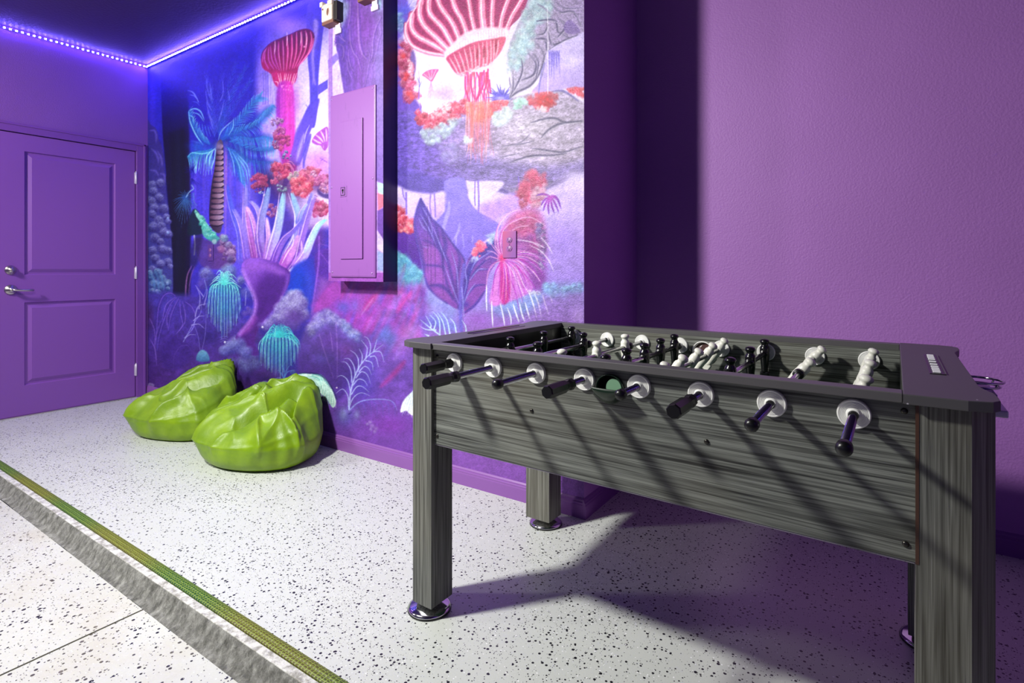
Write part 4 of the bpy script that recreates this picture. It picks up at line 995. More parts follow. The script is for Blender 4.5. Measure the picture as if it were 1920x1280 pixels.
    c.fill([(160, 840), (330, 840), (420, 1000), (560, 1200), (700, 1400), (500, 1480), (150, 1420)], ((96, 70, 186), (120, 92, 190), (160, 0), (560, 0)), .8, 12, False)
    c.fill([(700, 1160), (1300, 1250), (1600, 1200), (1600, 1300), (1250, 1420), (900, 1430), (560, 1480), (250, 1440), (160, 1300), (400, 1350)], (112, 92, 176), .65, 14, False)
    c.blob(1200, 950, 260, 130, (206, 196, 216), .65); c.blob(1450, 1050, 160, 110, (190, 176, 206), .5)
    c.tex(rock, .26, 2.4, 31, 2, .55, 1.3, curve=False); c.tex(rock, .22, 8, 41, 2, .7, 1.2, curve=False)
    D = (78, 70, 112)
    for q, w in (([(1180, 920), (1290, 890), (1370, 888), (1430, 915), (1570, 910)], 18), ([(1260, 1030), (1320, 970), (1400, 930), (1560, 905)], 16), ([(1180, 1110), (1320, 1130), (1430, 1140), (1570, 1095)], 14), ([(1030, 1215), (1180, 1170), (1330, 1165), (1450, 1150)], 15), ([(1060, 1090), (1200, 1060)], 8), ([(1180, 1000), (1100, 1070), (960, 1100)], 7), ([(950, 1180), (1100, 1150)], 6)):
        c.stroke(q, w, D, .85, 1.3, 'both'); c.stroke([(x, y + w * .6) for x, y in q], w * .5, (206, 200, 220), .5, 1.4, 'both')
    c.stroke([(1330, 688), (1400, 678), (1460, 700), (1540, 760)], 16, (96, 84, 170), .8, 1.5, 'both')
    c.stroke([(160, 1340), (300, 1440), (420, 1482), (560, 1490), (700, 1440), (860, 1398), (1000, 1440)], 26, (84, 62, 160), .7, 3)
    c.fill([(160, 1250), (300, 1280), (480, 1330), (700, 1400), (560, 1480), (400, 1480), (250, 1430), (160, 1370)], (88, 70, 176), .6, 8)
    c.stroke([(860, 1400), (1000, 1442), (1200, 1452), (1380, 1372), (1480, 1322), (1600, 1262)], 20, (104, 84, 150), .6, 2.5)
    # coral and moss on its top
    c.lumps([(330, 830), (420, 870), (560, 780), (700, 740), (720, 800), (640, 880), (500, 960), (400, 960), (320, 900)], 110, 16, 38, (176, 40, 84), (244, 150, 168), .85, .5)
    c.lumps([(440, 830), (560, 770), (600, 790), (520, 860), (430, 900)], 40, 10, 24, (226, 150, 170), (252, 236, 240), .75, .6)
    c.lumps([(350, 980), (450, 960), (560, 900), (660, 880), (620, 960), (500, 1060), (400, 1080)], 90, 16, 36, (150, 160, 190), (216, 236, 236), .7, .7)
    c.lumps([(480, 1100), (620, 1060), (660, 1180), (540, 1240)], 30, 20, 40, (130, 120, 190), (190, 186, 220), .4, .9)
    c.lumps([(690, 780), (880, 770), (900, 860), (760, 900), (690, 850)], 70, 16, 36, (230, 90, 90), (252, 180, 170), .7, .6)
    for i in range(46):
        x = c.r.uniform(700, 880); c.stroke([(x, c.r.uniform(740, 860)), (x + c.r.uniform(-16, 22), 980), (x + c.r.uniform(-30, 26), c.r.uniform(1020, 1240))], c.r.uniform(5, 11), [(226, 90, 120), (250, 190, 200), (214, 110, 150), (236, 130, 110)][i % 4], .6, .9, 'end')
    c.blob(790, 1000, 90, 130, (214, 100, 140), .4); c.blob(800, 880, 70, 70, (244, 120, 100), .5)
    c.lumps([(680, 1010), (740, 1000), (750, 1060), (690, 1080)], 16, 14, 26, (170, 180, 200), (226, 240, 240), .7, .7)
    c.lumps([(880, 760), (1010, 730), (1000, 790), (900, 830)], 34, 12, 26, (206, 60, 90), (244, 160, 170), .8, .6)
    c.lumps([(900, 880), (1000, 800), (1060, 820), (1020, 900), (920, 950)], 60, 16, 34, (180, 190, 206), (232, 246, 244), .75, .7)
    c.lumps([(1040, 760), (1120, 730), (1160, 780), (1060, 820)], 34, 12, 28, (150, 196, 190), (206, 240, 232), .75, .7)
    c.lumps([(1160, 720), (1260, 690), (1380, 700), (1400, 760), (1300, 820), (1210, 800), (1160, 760)], 70, 14, 32, (180, 44, 80), (240, 140, 150), .85, .6)
    c.lumps([(1230, 720), (1340, 730), (1340, 790), (1240, 800)], 30, 12, 26, (200, 20, 50), (226, 50, 70), .8, .6)
    c.lumps([(1210, 800), (1310, 800), (1300, 830), (1230, 830)], 12, 10, 20, (214, 190, 200), (244, 236, 240), .7, .6)
    c.lumps([(1450, 670), (1570, 620), (1580, 720), (1500, 700)], 40, 12, 28, (206, 50, 80), (240, 120, 150), .8, .6)
    c.blob(1150, 805, 20, 14, (150, 110, 140), .8)
    # blue spiky plant
    c.rays(955, 740, -10, 190, 26, 60, 120, 13, (104, 84, 220), .9, .1, (70, 60, 200)); c.blob(955, 735, 50, 16, (230, 220, 250), .6)
    # grey overhanging roots on the right, mint moss, sky below them
    c.fill([(1240, -120), (1600, -120), (1600, 255), (1500, 270), (1400, 320), (1310, 380), (1290, 470), (1230, 590), (1120, 680), (1020, 735), (1040, 600), (1020, 480), (1010, 380), (1060, 240), (1130, 80)], ((176, 166, 196), (160, 140, 190), (1000, 0), (1580, 0)), 1, 2)
    c.tex([(1240, -100), (1590, -100), (1590, 250), (1310, 380), (1230, 590), (1040, 700), (1010, 400)], .25, 2.6, 51, curve=False)
    c.lumps([(1220, -60), (1330, 0), (1340, 120), (1200, 200), (1200, 330), (1120, 460), (1060, 560), (1015, 540), (1010, 420), (1070, 280), (1120, 120), (1180, 20)], 190, 20, 44, (140, 170, 190), (222, 242, 236), .6, .8)
    for q, w in (([(1330, 20), (1400, 90), (1500, 90), (1560, 200)], 14), ([(1360, 0), (1430, 60), (1560, 60)], 10), ([(1220, 160), (1290, 150), (1370, 160), (1390, 240), (1480, 290)], 18), ([(1230, 260), (1280, 250), (1310, 190)], 12), ([(1220, 290), (1290, 300), (1300, 380)], 20), ([(1210, 310), (1270, 380), (1280, 440)], 10), ([(1310, 230), (1340, 330), (1400, 320)], 16), ([(1310, 380), (1400, 320), (1500, 275), (1590, 262)], 12), ([(1290, 400), (1250, 540), (1180, 640), (1080, 690), (1020, 735)], 16), ([(1290, 480), (1250, 620), (1200, 690)], 12), ([(1110, 440), (1120, 520), (1090, 610), (1040, 700)], 14), ([(1160, 400), (1220, 470), (1200, 560), (1110, 600)], 18), ([(1190, 400), (1240, 460), (1220, 580)], 14), ([(1380, 130), (1440, 200), (1380, 280)], 14), ([(1020, 580), (1030, 660)], 9), ([(1050, 570), (1050, 660), (1025, 730)], 9), ([(1230, 30), (1280, 60), (1330, 110)], 10)):
        c.stroke(q, w, (78, 68, 116), .85, 1.2, 'both'); c.stroke([(x + w * .5, y + w * .5) for x, y in q], w * .4, (214, 206, 226), .6, 1.2, 'both')
    c.fill([(1430, 190), (1480, 150), (1550, 240), (1450, 250)], (130, 100, 180), .8, 1.5)
    c.fill([(1310, 390), (1400, 330), (1500, 285), (1600, 262), (1600, 620), (1500, 650), (1400, 670), (1330, 680), (1190, 690), (1250, 610), (1290, 480)], ((206, 190, 246), (186, 160, 238), (0, 300), (0, 650)), .97, 2)
    c.blob(1480, 460, 90, 60, (222, 210, 248), .6)
    for i in range(16):
        x = 1315 + i * 5.2; c.stroke([(x, 380 + (i % 3) * 10), (x + c.r.uniform(-4, 6), 440), (x + c.r.uniform(-4, 12), c.r.uniform(470, 590))], 8, (120, 100, 222), .8, .8, 'end')
    c.stroke([(1305, 60), (1310, 300), (1308, 700)], 6, (240, 236, 250), .75, .8); c.stroke([(1240, 700), (1258, 560), (1285, 470)], 8, (110, 96, 200), .8, 1)
    c.blob(1215, 690, 30, 14, (232, 160, 190), .6)

    # ---------------- lower half
    c.frame(700, 300, .2655)
    # blue tree silhouette
    c.fill([(500, 150), (640, 130), (660, 230), (690, 300), (740, 360), (860, 430), (900, 480), (800, 560), (700, 640), (660, 720), (600, 700), (500, 500), (440, 470), (500, 400), (520, 330)], ((140, 124, 226), (128, 104, 222), (0, 150), (0, 650)), .97, 2)
    c.stroke([(505, 300), (515, 360), (450, 440)], 26, (128, 110, 222), .95, 2)
    c.fill([(656, 150), (700, 150), (900, 150), (900, 200), (760, 300), (720, 330), (680, 270)], (222, 206, 246), .9, 3)
    c.fill([(165, 185), (250, 215), (400, 238), (500, 222), (505, 320), (470, 400), (430, 400), (330, 330), (250, 300), (170, 300)], ((222, 206, 246), (186, 150, 236), (0, 200), (0, 400)), .9, 4)
    for q, w in (([(232, 230), (234, 380)], 12), ([(205, 200), (215, 260), (235, 290)], 8), ([(405, 238), (400, 320), (408, 380)], 9), ([(430, 238), (436, 320), (438, 400)], 9), ([(718, 145), (716, 270), (720, 320)], 9), ([(740, 145), (745, 300), (742, 372)], 12), ([(1025, 120), (1030, 190)], 8)): c.stroke(q, w, (134, 104, 222), .9, .9)
    for q, w in (([(535, 290), (530, 360), (500, 460), (500, 520)], 26), ([(610, 440), (600, 500), (570, 560)], 16), ([(700, 530), (700, 590)], 9), ([(590, 510), (580, 620)], 10), ([(630, 520), (640, 620)], 8), ([(555, 560), (570, 640)], 8)): c.stroke(q, w, (174, 160, 240), .75, 1.5, 'both')
    c.fill([(760, 330), (880, 280), (1020, 230), (1040, 330), (900, 400), (860, 430), (790, 400)], (176, 124, 232), .6, 8)
    c.blob(1350, 300, 140, 150, (206, 180, 248), .6); c.blob(1330, 560, 140, 160, (156, 122, 236), .5); c.blob(1420, 120, 90, 60, (222, 206, 248), .7)
    # left: coral, hill, teal moss
    c.fill([(150, 480), (290, 500), (320, 620), (350, 790), (300, 760), (230, 680), (150, 640)], ((100, 50, 170), (84, 36, 160), (0, 500), (0, 760)), .97, 2.5, False)
    c.lumps([(150, 310), (200, 340), (240, 400), (290, 440), (280, 500), (220, 520), (160, 490)], 70, 14, 32, (186, 40, 80), (246, 160, 176), .85, .6)
    for (x, y, r) in ((250, 450, 24), (225, 490, 22), (270, 470, 22), (240, 510, 18), (200, 500, 16)): c.puff(x, y, r, (240, 140, 150), (255, 226, 220), .8, .7)
    c.fill([(145, 640), (230, 680), (300, 750), (350, 800), (380, 910), (350, 1100), (150, 1200)], ((96, 150, 200), (150, 150, 220), (0, 660), (0, 950)), .97, 4, False)
    c.lumps([(150, 650), (220, 680), (340, 800), (340, 860), (240, 900), (150, 880)], 110, 20, 46, (70, 140, 190), (150, 220, 224), .55, .8)
    c.fill([(145, 880), (260, 900), (400, 900), (480, 980), (640, 1060), (700, 1280), (145, 1280)], ((150, 70, 190), (130, 90, 200), (0, 900), (0, 1250)), .85, 14, False)
    c.blob(200, 950, 70, 50, (206, 80, 170), .7); c.blob(330, 930, 60, 60, (120, 60, 180), .6); c.blob(260, 1150, 120, 80, (120, 50, 170), .6); c.blob(170, 1200, 80, 80, (190, 90, 200), .6)
    for i in range(26):
        x, y = c.r.uniform(150, 420), c.r.uniform(900, 1260); l = c.r.uniform(40, 110)
        c.stroke([(x, y), (x + l * .3, y - l)], c.r.uniform(8, 24), [(190, 70, 180), (110, 90, 220), (176, 140, 230), (90, 150, 230)][i % 4], .35, 4, 'both')
    # misty ground to the right
    c.fill([(380, 900), (500, 960), (640, 1080), (800, 1000), (960, 980), (1200, 900), (1250, 860), (1500, 860), (1500, 1300), (380, 1300)], ((150, 150, 226), (160, 110, 206), (0, 930), (0, 1180)), .92, 8, False)
    c.lumps([(390, 930), (520, 980), (600, 1060), (540, 1200), (420, 1160)], 60, 24, 60, (130, 130, 220), (180, 190, 240), .35, .9)
    c.lumps([(820, 1010), (960, 990), (1180, 930), (1180, 1060), (900, 1100)], 70, 24, 60, (120, 140, 220), (170, 200, 240), .4, .9)
    c.blob(740, 1120, 110, 60, (160, 90, 206), .6); c.blob(560, 1180, 80, 60, (110, 140, 226), .6)
    # leaves
    leaf = [(335, 275), (380, 350), (420, 420), (490, 490), (560, 590), (640, 700), (650, 820), (630, 960), (600, 1050), (520, 1010), (430, 940), (385, 890), (365, 820), (345, 720), (320, 620), (295, 520), (290, 430), (310, 340)]
    c.fill(leaf, ((84, 66, 176), (136, 76, 184), (0, 290), (0, 640)), 1, 1.6)
    c.stroke(leaf[:9], 12, (78, 58, 160), .8, 1.6); c.stroke(leaf[9:] + [leaf[0]], 14, (76, 56, 166), .8, 1.8)
    for q, w in (([(335, 285), (370, 420), (450, 570), (520, 700), (560, 850), (600, 1040)], 26), ([(330, 380), (400, 520), (480, 650), (500, 800), (560, 990)], 22), ([(480, 480), (510, 600), (490, 700)], 30), ([(340, 560), (420, 590), (480, 650)], 14), ([(345, 740), (440, 745), (510, 760)], 14), ([(385, 890), (470, 885), (540, 940), (590, 1010)], 26), ([(560, 590), (610, 690), (590, 850), (600, 1000)], 22), ([(430, 420), (450, 500), (470, 600)], 20), ([(300, 480), (340, 620), (370, 780)], 14)):
        c.stroke(q, w, (76, 56, 156), .7, 2.2, 'both')
    for q in ([(320, 410), (350, 470), (380, 500)], [(330, 380), (390, 480), (440, 590)], [(345, 330), (400, 430), (420, 520)], [(420, 470), (480, 620), (520, 720)], [(500, 740), (560, 900), (600, 1010)], [(550, 640), (590, 780), (600, 950)], [(350, 610), (400, 620)]): c.stroke(q, 9, (150, 140, 228), .75, 1, 'both')
    for pts in ([(360, 620), (440, 630), (460, 720), (370, 720)], [(370, 770), (480, 770), (500, 860), (390, 860)], [(420, 920), (500, 920), (550, 1000), (470, 980)]): c.fill(pts, (160, 88, 192), .6, 4)
    for x, y0, y1 in ((382, 330, 800), (405, 400, 900), (435, 560, 860), (490, 620, 950)): c.stroke([(x, y0), (x + 3, y1)], 3, (70, 44, 120), .7, .7)
    leaf2 = [(860, 560), (880, 620), (870, 720), (820, 800), (790, 920), (740, 1010), (660, 1080), (620, 1090), (610, 1000), (640, 880), (650, 760), (680, 680), (740, 640), (800, 580)]
    c.fill(leaf2, ((70, 60, 170), (140, 76, 184), (0, 580), (0, 760)), 1, 1.6)
    for q, w in (([(850, 580), (780, 650), (700, 720), (660, 820), (640, 980), (620, 1080)], 36), ([(830, 570), (740, 690), (680, 800), (650, 940)], 22), ([(800, 700), (730, 770), (690, 840)], 14), ([(830, 770), (740, 780), (690, 820)], 8), ([(790, 880), (720, 890), (660, 960)], 12), ([(790, 920), (720, 1020), (640, 1080)], 16)): c.stroke(q, w, (66, 56, 166), .75, 2, 'both')
    for q in ([(690, 700), (650, 780), (660, 860), (640, 960)], [(840, 640), (760, 690), (720, 720), (690, 780)], [(800, 770), (740, 775), (680, 850)], [(720, 870), (670, 940), (630, 1040)], [(640, 960), (625, 1100)]): c.stroke(q, 10, (150, 146, 232), .75, 1, 'both')
    c.stroke([(640, 740), (620, 900), (615, 1060), (622, 1200)], 26, (110, 100, 214), .8, 2); c.stroke([(625, 900), (640, 1100)], 8, (160, 160, 240), .7, 1)
    c.blob(655, 1020, 30, 30, (80, 60, 180), .7)
    # small coral
    c.lumps([(700, 630), (740, 580), (790, 570), (780, 640), (740, 690), (700, 680)], 44, 12, 28, (226, 70, 130), (255, 180, 190), .85, .6)
    c.lumps([(680, 690), (740, 680), (730, 720), (690, 720)], 12, 8, 16, (150, 150, 226), (200, 210, 244), .8, .6)
    c.lumps([(800, 540), (860, 500), (870, 560), (820, 590)], 20, 12, 24, (150, 170, 220), (210, 226, 246), .7, .7)
    # red stump and pink fountain plant
    c.lumps([(1040, 180), (1120, 70), (1220, 110), (1190, 220), (1160, 330), (1050, 330), (1020, 260)], 110, 18, 40, (176, 50, 104), (244, 140, 170), .8, .7)
    c.lumps([(1120, 240), (1210, 130), (1230, 180), (1170, 330), (1120, 330)], 50, 14, 30, (190, 130, 170), (236, 206, 226), .7, .7)
    c.fill([(880, 560), (960, 400), (1060, 340), (1160, 350), (1210, 450), (1220, 650), (1210, 800), (1190, 920), (1100, 900), (1000, 820), (900, 700)], ((200, 90, 168), (150, 70, 176), (0, 380), (0, 850)), .8, 9)
    c.lumps([(940, 460), (1060, 370), (1150, 380), (1180, 480), (1060, 560), (960, 560)], 90, 18, 40, (164, 50, 124), (244, 160, 200), .6, .7)
    c.lumps([(1000, 560), (1180, 520), (1200, 760), (1080, 760)], 60, 18, 44, (120, 60, 160), (206, 130, 210), .5, .8)
    c.lumps([(1150, 450), (1210, 460), (1220, 700), (1190, 780), (1160, 600)], 60, 12, 26, (96, 74, 150), (190, 180, 220), .75, .6)
    c.blob(1140, 600, 80, 80, (170, 60, 140), .6); c.blob(1180, 830, 60, 60, (130, 50, 160), .6)
    c.fill([(905, 700), (940, 690), (1060, 760), (1130, 900), (1060, 960), (960, 1000), (900, 1020), (850, 1030), (820, 990), (850, 850)], ((226, 130, 226), (206, 120, 224), (850, 0), (1100, 0)), .95, 3)
    c.fill([(900, 720), (940, 720), (970, 850), (960, 980), (920, 1020), (895, 950)], (206, 40, 150), .85, 3)
    pk = (226, 60, 190)
    def arc(pts, w=10, col=pk, c2=(240, 200, 246), a=.9): c.stroke(pts, w, col, a, .9, 'end', c2=c2)
    for q in ([(915, 690), (1000, 690), (1090, 730), (1150, 800), (1190, 880)], [(920, 700), (1000, 740), (1060, 820), (1080, 900)], [(925, 695), (1060, 700), (1150, 740), (1210, 830)], [(920, 705), (980, 780), (1020, 880), (1055, 1000)], [(915, 705), (950, 800), (1000, 920), (1030, 1060)], [(920, 700), (1030, 770), (1130, 880), (1160, 960)], [(912, 705), (900, 800), (880, 960)], [(910, 705), (860, 800), (840, 960)], [(915, 705), (935, 850), (970, 1000)], [(920, 690), (1060, 660), (1160, 690), (1240, 780)]): arc(q, 11, (206, 40, 180), (170, 60, 214))
    for q in ([(925, 700), (1000, 760), (1050, 860), (1110, 960)], [(920, 700), (970, 760), (1030, 880), (1070, 980)], [(930, 695), (1040, 720), (1130, 790), (1180, 860)]): arc(q, 15, (240, 150, 230), (250, 226, 250))
    for q, w in (([(915, 690), (880, 620), (870, 520), (900, 430), (960, 370), (1040, 345)], 12), ([(915, 690), (895, 600), (910, 500), (970, 440), (1060, 405), (1130, 410), (1215, 465)], 14), ([(915, 690), (860, 600), (870, 500), (910, 400)], 10), ([(920, 690), (930, 560), (1000, 480), (1100, 460)], 11), ([(915, 690), (880, 640), (850, 600)], 8), ([(910, 700), (860, 690), (820, 680), (790, 700)], 8), ([(905, 700), (850, 650), (800, 640)], 8), ([(905, 705), (850, 730), (810, 790), (795, 900)], 10), ([(910, 690), (850, 620), (830, 590), (805, 560)], 7)):
        c.stroke(q, w, (186, 50, 180), .85, .9, 'end', c2=(236, 190, 240)); c.stroke([(x + 5, y + 4) for x, y in q], w * .4, (252, 220, 244), .7, .8, 'end')
    for q in ([(1100, 600), (1180, 640), (1240, 710), (1275, 790)], [(1180, 540), (1230, 600), (1265, 660)], [(1140, 580), (1210, 620)], [(1000, 560), (1120, 580), (1180, 620)]): c.stroke(q, 9, (232, 214, 246), .85, .9, 'both')
    for i in range(34):
        an = math.radians(-75 + 150 * i / 33.0 - 90 + 60); ln = c.r.uniform(180, 330)
        ex, ey = 912 + ln * math.cos(math.radians(95 - 110 * i / 33.0)), 700 + ln * 0.95 * math.sin(math.radians(95 - 110 * i / 33.0))
        c.stroke([(912, 695), ((912 + ex) / 2 + 14, (700 + ey) / 2 - 30), (ex, ey + 30)], c.r.uniform(5, 11), [(196, 50, 190), (244, 180, 236), (150, 60, 214), (252, 226, 248)][i % 4], .7, .8, 'end')
    c.blob(912, 690, 32, 30, (236, 40, 120), .9); c.blob(908, 740, 18, 50, (230, 60, 160), .6)
    for q in ([(800, 880), (798, 980), (802, 1070)], [(835, 990), (838, 1080), (845, 1180)], [(895, 1010), (915, 1090), (928, 1170)], [(945, 1040), (970, 1110), (972, 1160)], [(985, 1010), (1010, 1090), (1030, 1145)], [(1030, 1000), (1050, 1090), (1070, 1140)], [(1070, 1000), (1090, 1070), (1108, 1130)], [(1095, 920), (1130, 1020), (1155, 1120)], [(1135, 940), (1165, 1010), (1188, 1115)], [(1195, 950), (1215, 1020), (1238, 1090)], [(1245, 940), (1265, 1010)]):
        c.stroke(q, 10, (236, 238, 252), .95, .8, 'both')
    c.lumps([(1100, 920), (1180, 930), (1190, 960), (1110, 950)], 16, 8, 16, (200, 200, 230), (240, 244, 252), .6, .7)
    # little magenta palm
    for q in ([(1250, 255), (1200, 240), (1150, 250)], [(1250, 255), (1210, 280), (1185, 320)], [(1245, 258), (1215, 310), (1200, 360)], [(1248, 258), (1235, 320), (1240, 385)], [(1250, 258), (1260, 320), (1278, 375)], [(1252, 256), (1280, 300), (1310, 370)], [(1254, 255), (1300, 280), (1325, 345)], [(1250, 250), (1290, 260), (1320, 310)]): c.stroke(q, 14, (190, 50, 190), .9, .9, 'both', c2=(110, 50, 190))
    # teal froth bottom right
    c.lumps([(1190, 880), (1260, 860), (1340, 900), (1460, 870), (1480, 930), (1300, 980), (1200, 960)], 90, 14, 34, (120, 150, 220), (170, 220, 236), .5, .8)
    c.fill([(1200, 960), (1500, 920), (1500, 1250), (1000, 1250), (1100, 1100)], (160, 116, 206), .6, 12, False)
    c.tex([(1180, 860), (1500, 860), (1500, 1250), (900, 1250), (1150, 950)], .2, 2.5, 61, 2, .6, 1.3, curve=False)
    c.blob(1450, 1100, 60, 80, (190, 160, 226), .5)
    # white fern above the table end
    F = (196, 226, 250)
    c.blob(430, 1150, 110, 80, (90, 110, 220), .55)
    c.stroke([(330, 1125), (390, 1175), (470, 1235)], 10, F, .95, .8, 'start')
    for q in ([(318, 1165), (370, 1195), (440, 1200)], [(370, 1098), (405, 1160), (405, 1180)], [(398, 1092), (440, 1140), (425, 1200)], [(420, 1070), (465, 1130), (470, 1235)], [(450, 1075), (490, 1140), (510, 1230)], [(475, 1070), (520, 1130), (540, 1225)], [(535, 1110), (570, 1150), (585, 1215)], [(625, 1130), (650, 1170), (655, 1210)], [(360, 1228), (390, 1240)]): c.stroke(q, 10, F, .95, .8, 'start')

def paint_column(c):
    """front of the boxed-out column: jellyfish sky on the left, grey-violet bark on the right"""
    c.frame()
    c.fill([(600, -80), (760, -80), (760, 560), (600, 560)], ((226, 214, 248), (196, 150, 236), (0, 60), (0, 330)), 1, 1, False)
    c.frame(560, 0, .10417)
    c.stroke([(608, 380), (600, 800), (592, 1300), (610, 2400)], 16, (146, 96, 218), .9, 1.2)
    c.fill([(520, 1085), (690, 950), (720, 1060), (640, 1150), (540, 1240)], (138, 108, 232), .9, 2, False)
    c.fill([(660, 620), (780, 480), (800, -200), (1600, -200), (1600, 1700), (820, 1700), (750, 1250), (700, 960), (650, 800)], ((104, 66, 190), (150, 120, 206), (680, 0), (1500, 0), (140, 84, 196)), 1, 2, False)
    c.blob(1250, 500, 220, 420, (140, 70, 190), .6); c.blob(800, 600, 90, 300, (84, 66, 186), .6); c.blob(760, 200, 130, 240, (150, 166, 222), .9); c.blob(1450, 60, 70, 160, (160, 200, 220), .85); c.blob(700, 0, 200, 120, (120, 140, 210), .7)
    c.fill([(655, 330), (760, 60), (900, 60), (880, 250), (820, 400), (720, 560), (660, 560)], (170, 178, 228), .75, 5)
    c.tex([(660, -200), (1520, -200), (1520, 1700), (660, 1700)], .16, 5, 77, 1, 1.6, .4, curve=False)
    for q, w in (([(720, 640), (800, 720), (850, 740)], 16), ([(760, 610), (790, 690), (840, 750)], 10), ([(700, 780), (800, 840), (810, 980), (780, 1080)], 16), ([(900, 900), (900, 1050), (940, 1200), (1000, 1290)], 14), ([(920, 520), (930, 760), (990, 950), (1060, 1040), (1120, 1280)], 20), ([(1060, 0), (1070, 400), (1090, 760), (1140, 960), (1220, 1060)], 34), ([(1480, 300), (1380, 520), (1330, 760), (1330, 960), (1280, 1100)], 22), ([(1490, 560), (1420, 800), (1390, 1000), (1300, 1250)], 16), ([(940, 0), (920, 300), (890, 480)], 18), ([(1240, 900), (1280, 1000), (1260, 1200), (1200, 1500)], 12), ([(870, 1080), (890, 1250), (960, 1400)], 12)):
        c.stroke(q, w, (186, 140, 226), .6, 1.2, 'both'); c.stroke([(x + w, y) for x, y in q], w * .7, (96, 58, 176), .5, 1.5, 'both')
    for x, y, r in ((660, 700, 20), (655, 740, 22), (672, 800, 20), (660, 830, 16), (690, 650, 14)): c.puff(x, y, r, (150, 90, 206), (206, 160, 236), .8)
    c.blob(650, 580, 40, 60, (236, 180, 226), .8); c.blob(660, 860, 22, 60, (250, 240, 255), .8)
    # slim band beside the cover, lower part
    c.frame(590, 130, .3358)
    c.fill([(76, -300), (98, -300), (98, 1200), (76, 1200)], (164, 112, 220), .75, 1.5, False)
    c.fill([(340, -100), (390, -100), (390, 640), (340, 620)], ((150, 120, 210), (120, 84, 190), (0, 0), (0, 600)), .8, 2, False)
    c.fill([(350, 630), (390, 640), (390, 710), (355, 690)], (176, 230, 226), .9, 1.5, False); c.fill([(350, 690), (390, 700), (390, 760), (355, 790)], (236, 110, 140), .9, 2, False)
    c.fill([(350, 790), (390, 770), (390, 960), (350, 900)], (110, 60, 176), .9, 2, False); c.fill([(350, 900), (390, 960), (390, 1030), (350, 1000)], (214, 196, 240), .9, 1.5, False)
    c.fill([(350, 1010), (390, 1030), (390, 1130), (350, 1120)], (150, 170, 226), .9, 2, False); c.fill([(60, 1135), (400, 1135), (400, 1250), (60, 1250)], (166, 84, 196), 1, 1, False)

def painted_wall(name, cv, y0, y1, mat_, extra):
    """solid wall block whose front face is the painted vertex grid"""
    m, n = cv.img.shape[:2]
    co = np.empty((m, n, 3), np.float32)
    co[..., 0] = cv.X[None, :]; co[..., 1] = y0; co[..., 2] = cv.Z[:, None]
    # plus back ring for thickness, coloured near-black to paint shade on the sides
    xs0, xs1, z0, z1 = cv.X[0], cv.X[-1], cv.Z[0], cv.Z[-1]
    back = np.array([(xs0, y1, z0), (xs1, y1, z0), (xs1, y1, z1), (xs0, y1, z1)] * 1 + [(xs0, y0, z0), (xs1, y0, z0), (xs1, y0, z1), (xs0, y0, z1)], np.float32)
    verts = np.concatenate([co.reshape(-1, 3), back])
    idx = np.arange(m * n).reshape(m, n)
    q = np.stack([idx[:-1, :-1], idx[:-1, 1:], idx[1:, 1:], idx[1:, :-1]], -1).reshape(-1, 4)
    me = bpy.data.meshes.new(name)
    B = m * n
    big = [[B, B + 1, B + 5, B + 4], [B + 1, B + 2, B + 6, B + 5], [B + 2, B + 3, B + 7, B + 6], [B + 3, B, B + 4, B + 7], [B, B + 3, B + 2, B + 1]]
    nq = len(q)
    loops = np.concatenate([q.reshape(-1), np.array([v for f in big for v in f])]).astype(np.int32)
    me.vertices.add(len(verts)); me.vertices.foreach_set('co', verts.reshape(-1))
    me.loops.add(len(loops)); me.loops.foreach_set('vertex_index', loops)
    starts = np.concatenate([np.arange(nq) * 4, nq * 4 + np.cumsum([0] + [len(f) for f in big])[:-1]]).astype(np.int32)
    me.polygons.add(nq + len(big)); me.polygons.foreach_set('loop_start', starts)
    at = me.color_attributes.new('paint', 'FLOAT_COLOR', 'POINT')
    nz = fbm(cv.px[None, :] / 2.6 + 0 * cv.PY, cv.PY / 2.6, 91, 3) - 0.5
    nb = fbm(cv.px[None, :] / 14 + 0 * cv.PY, cv.PY / 14, 93, 4) - 0.5
    im = np.clip(cv.img * (1 + 0.22 * nz + 0.16 * nb)[..., None], 0, 1)
    im = np.clip(im, 0, 1) ** 1.14
    lum = im.mean(-1, keepdims=True); im = im + (lum - im) * 0.10
    l = np.where(im <= 0.04045, im / 12.92, ((im + 0.055) / 1.055) ** 2.4)
    col = np.ones((len(verts), 4), np.float32); col[:B, :3] = (l * (0.76 if y1 - y0 > .12 else .66) * (1 + 0.35 * np.clip((-2.6 - cv.X) / 2.0, 0, 1))[None, :, None]).clip(0, 0.93).reshape(-1, 3); col[B:, :3] = (0.03, 0.012, 0.09)  # paint lightened toward the door to offset dimmer light; sides coloured as if shaded
    at.data.foreach_set('color', col.reshape(-1))
    me.materials.append(mat_)
    me.update(calc_edges=True)
    o = bpy.data.objects.new(name, me); COL.objects.link(o)
    return o
def mural_mat(name, peel):
    m = mat(name, rough=0.5, spec=0.35)
    a = N(m, 'ShaderNodeAttribute'); a.attribute_name = 'paint'
    L(m, a.outputs['Color'], bsdf(m).inputs['Base Color'])
    v = objco(m); bump(m, noise(m, v, 150, 2.0, 0.5), peel, 0.004)
    return m
M['mural'] = mural_mat('jungle_mural_paint', 0.55)
M['mural_col'] = mural_mat('jungle_mural_paint_column', 0.15)
cv = Canvas(XL, XE, 0.0, ZC, YM, 1.1, 0.0032, 11)
cv.img[:] = np.array((150, 90, 195)) / 255
paint_right(cv); paint_left(cv); paint_mid(cv)
tag(painted_wall('wall_back', cv, YM, YM + 0.14, M['mural'], None), 'wall painted with a glowing alien jungle mural of jellyfish, palms and corals', kind='structure')
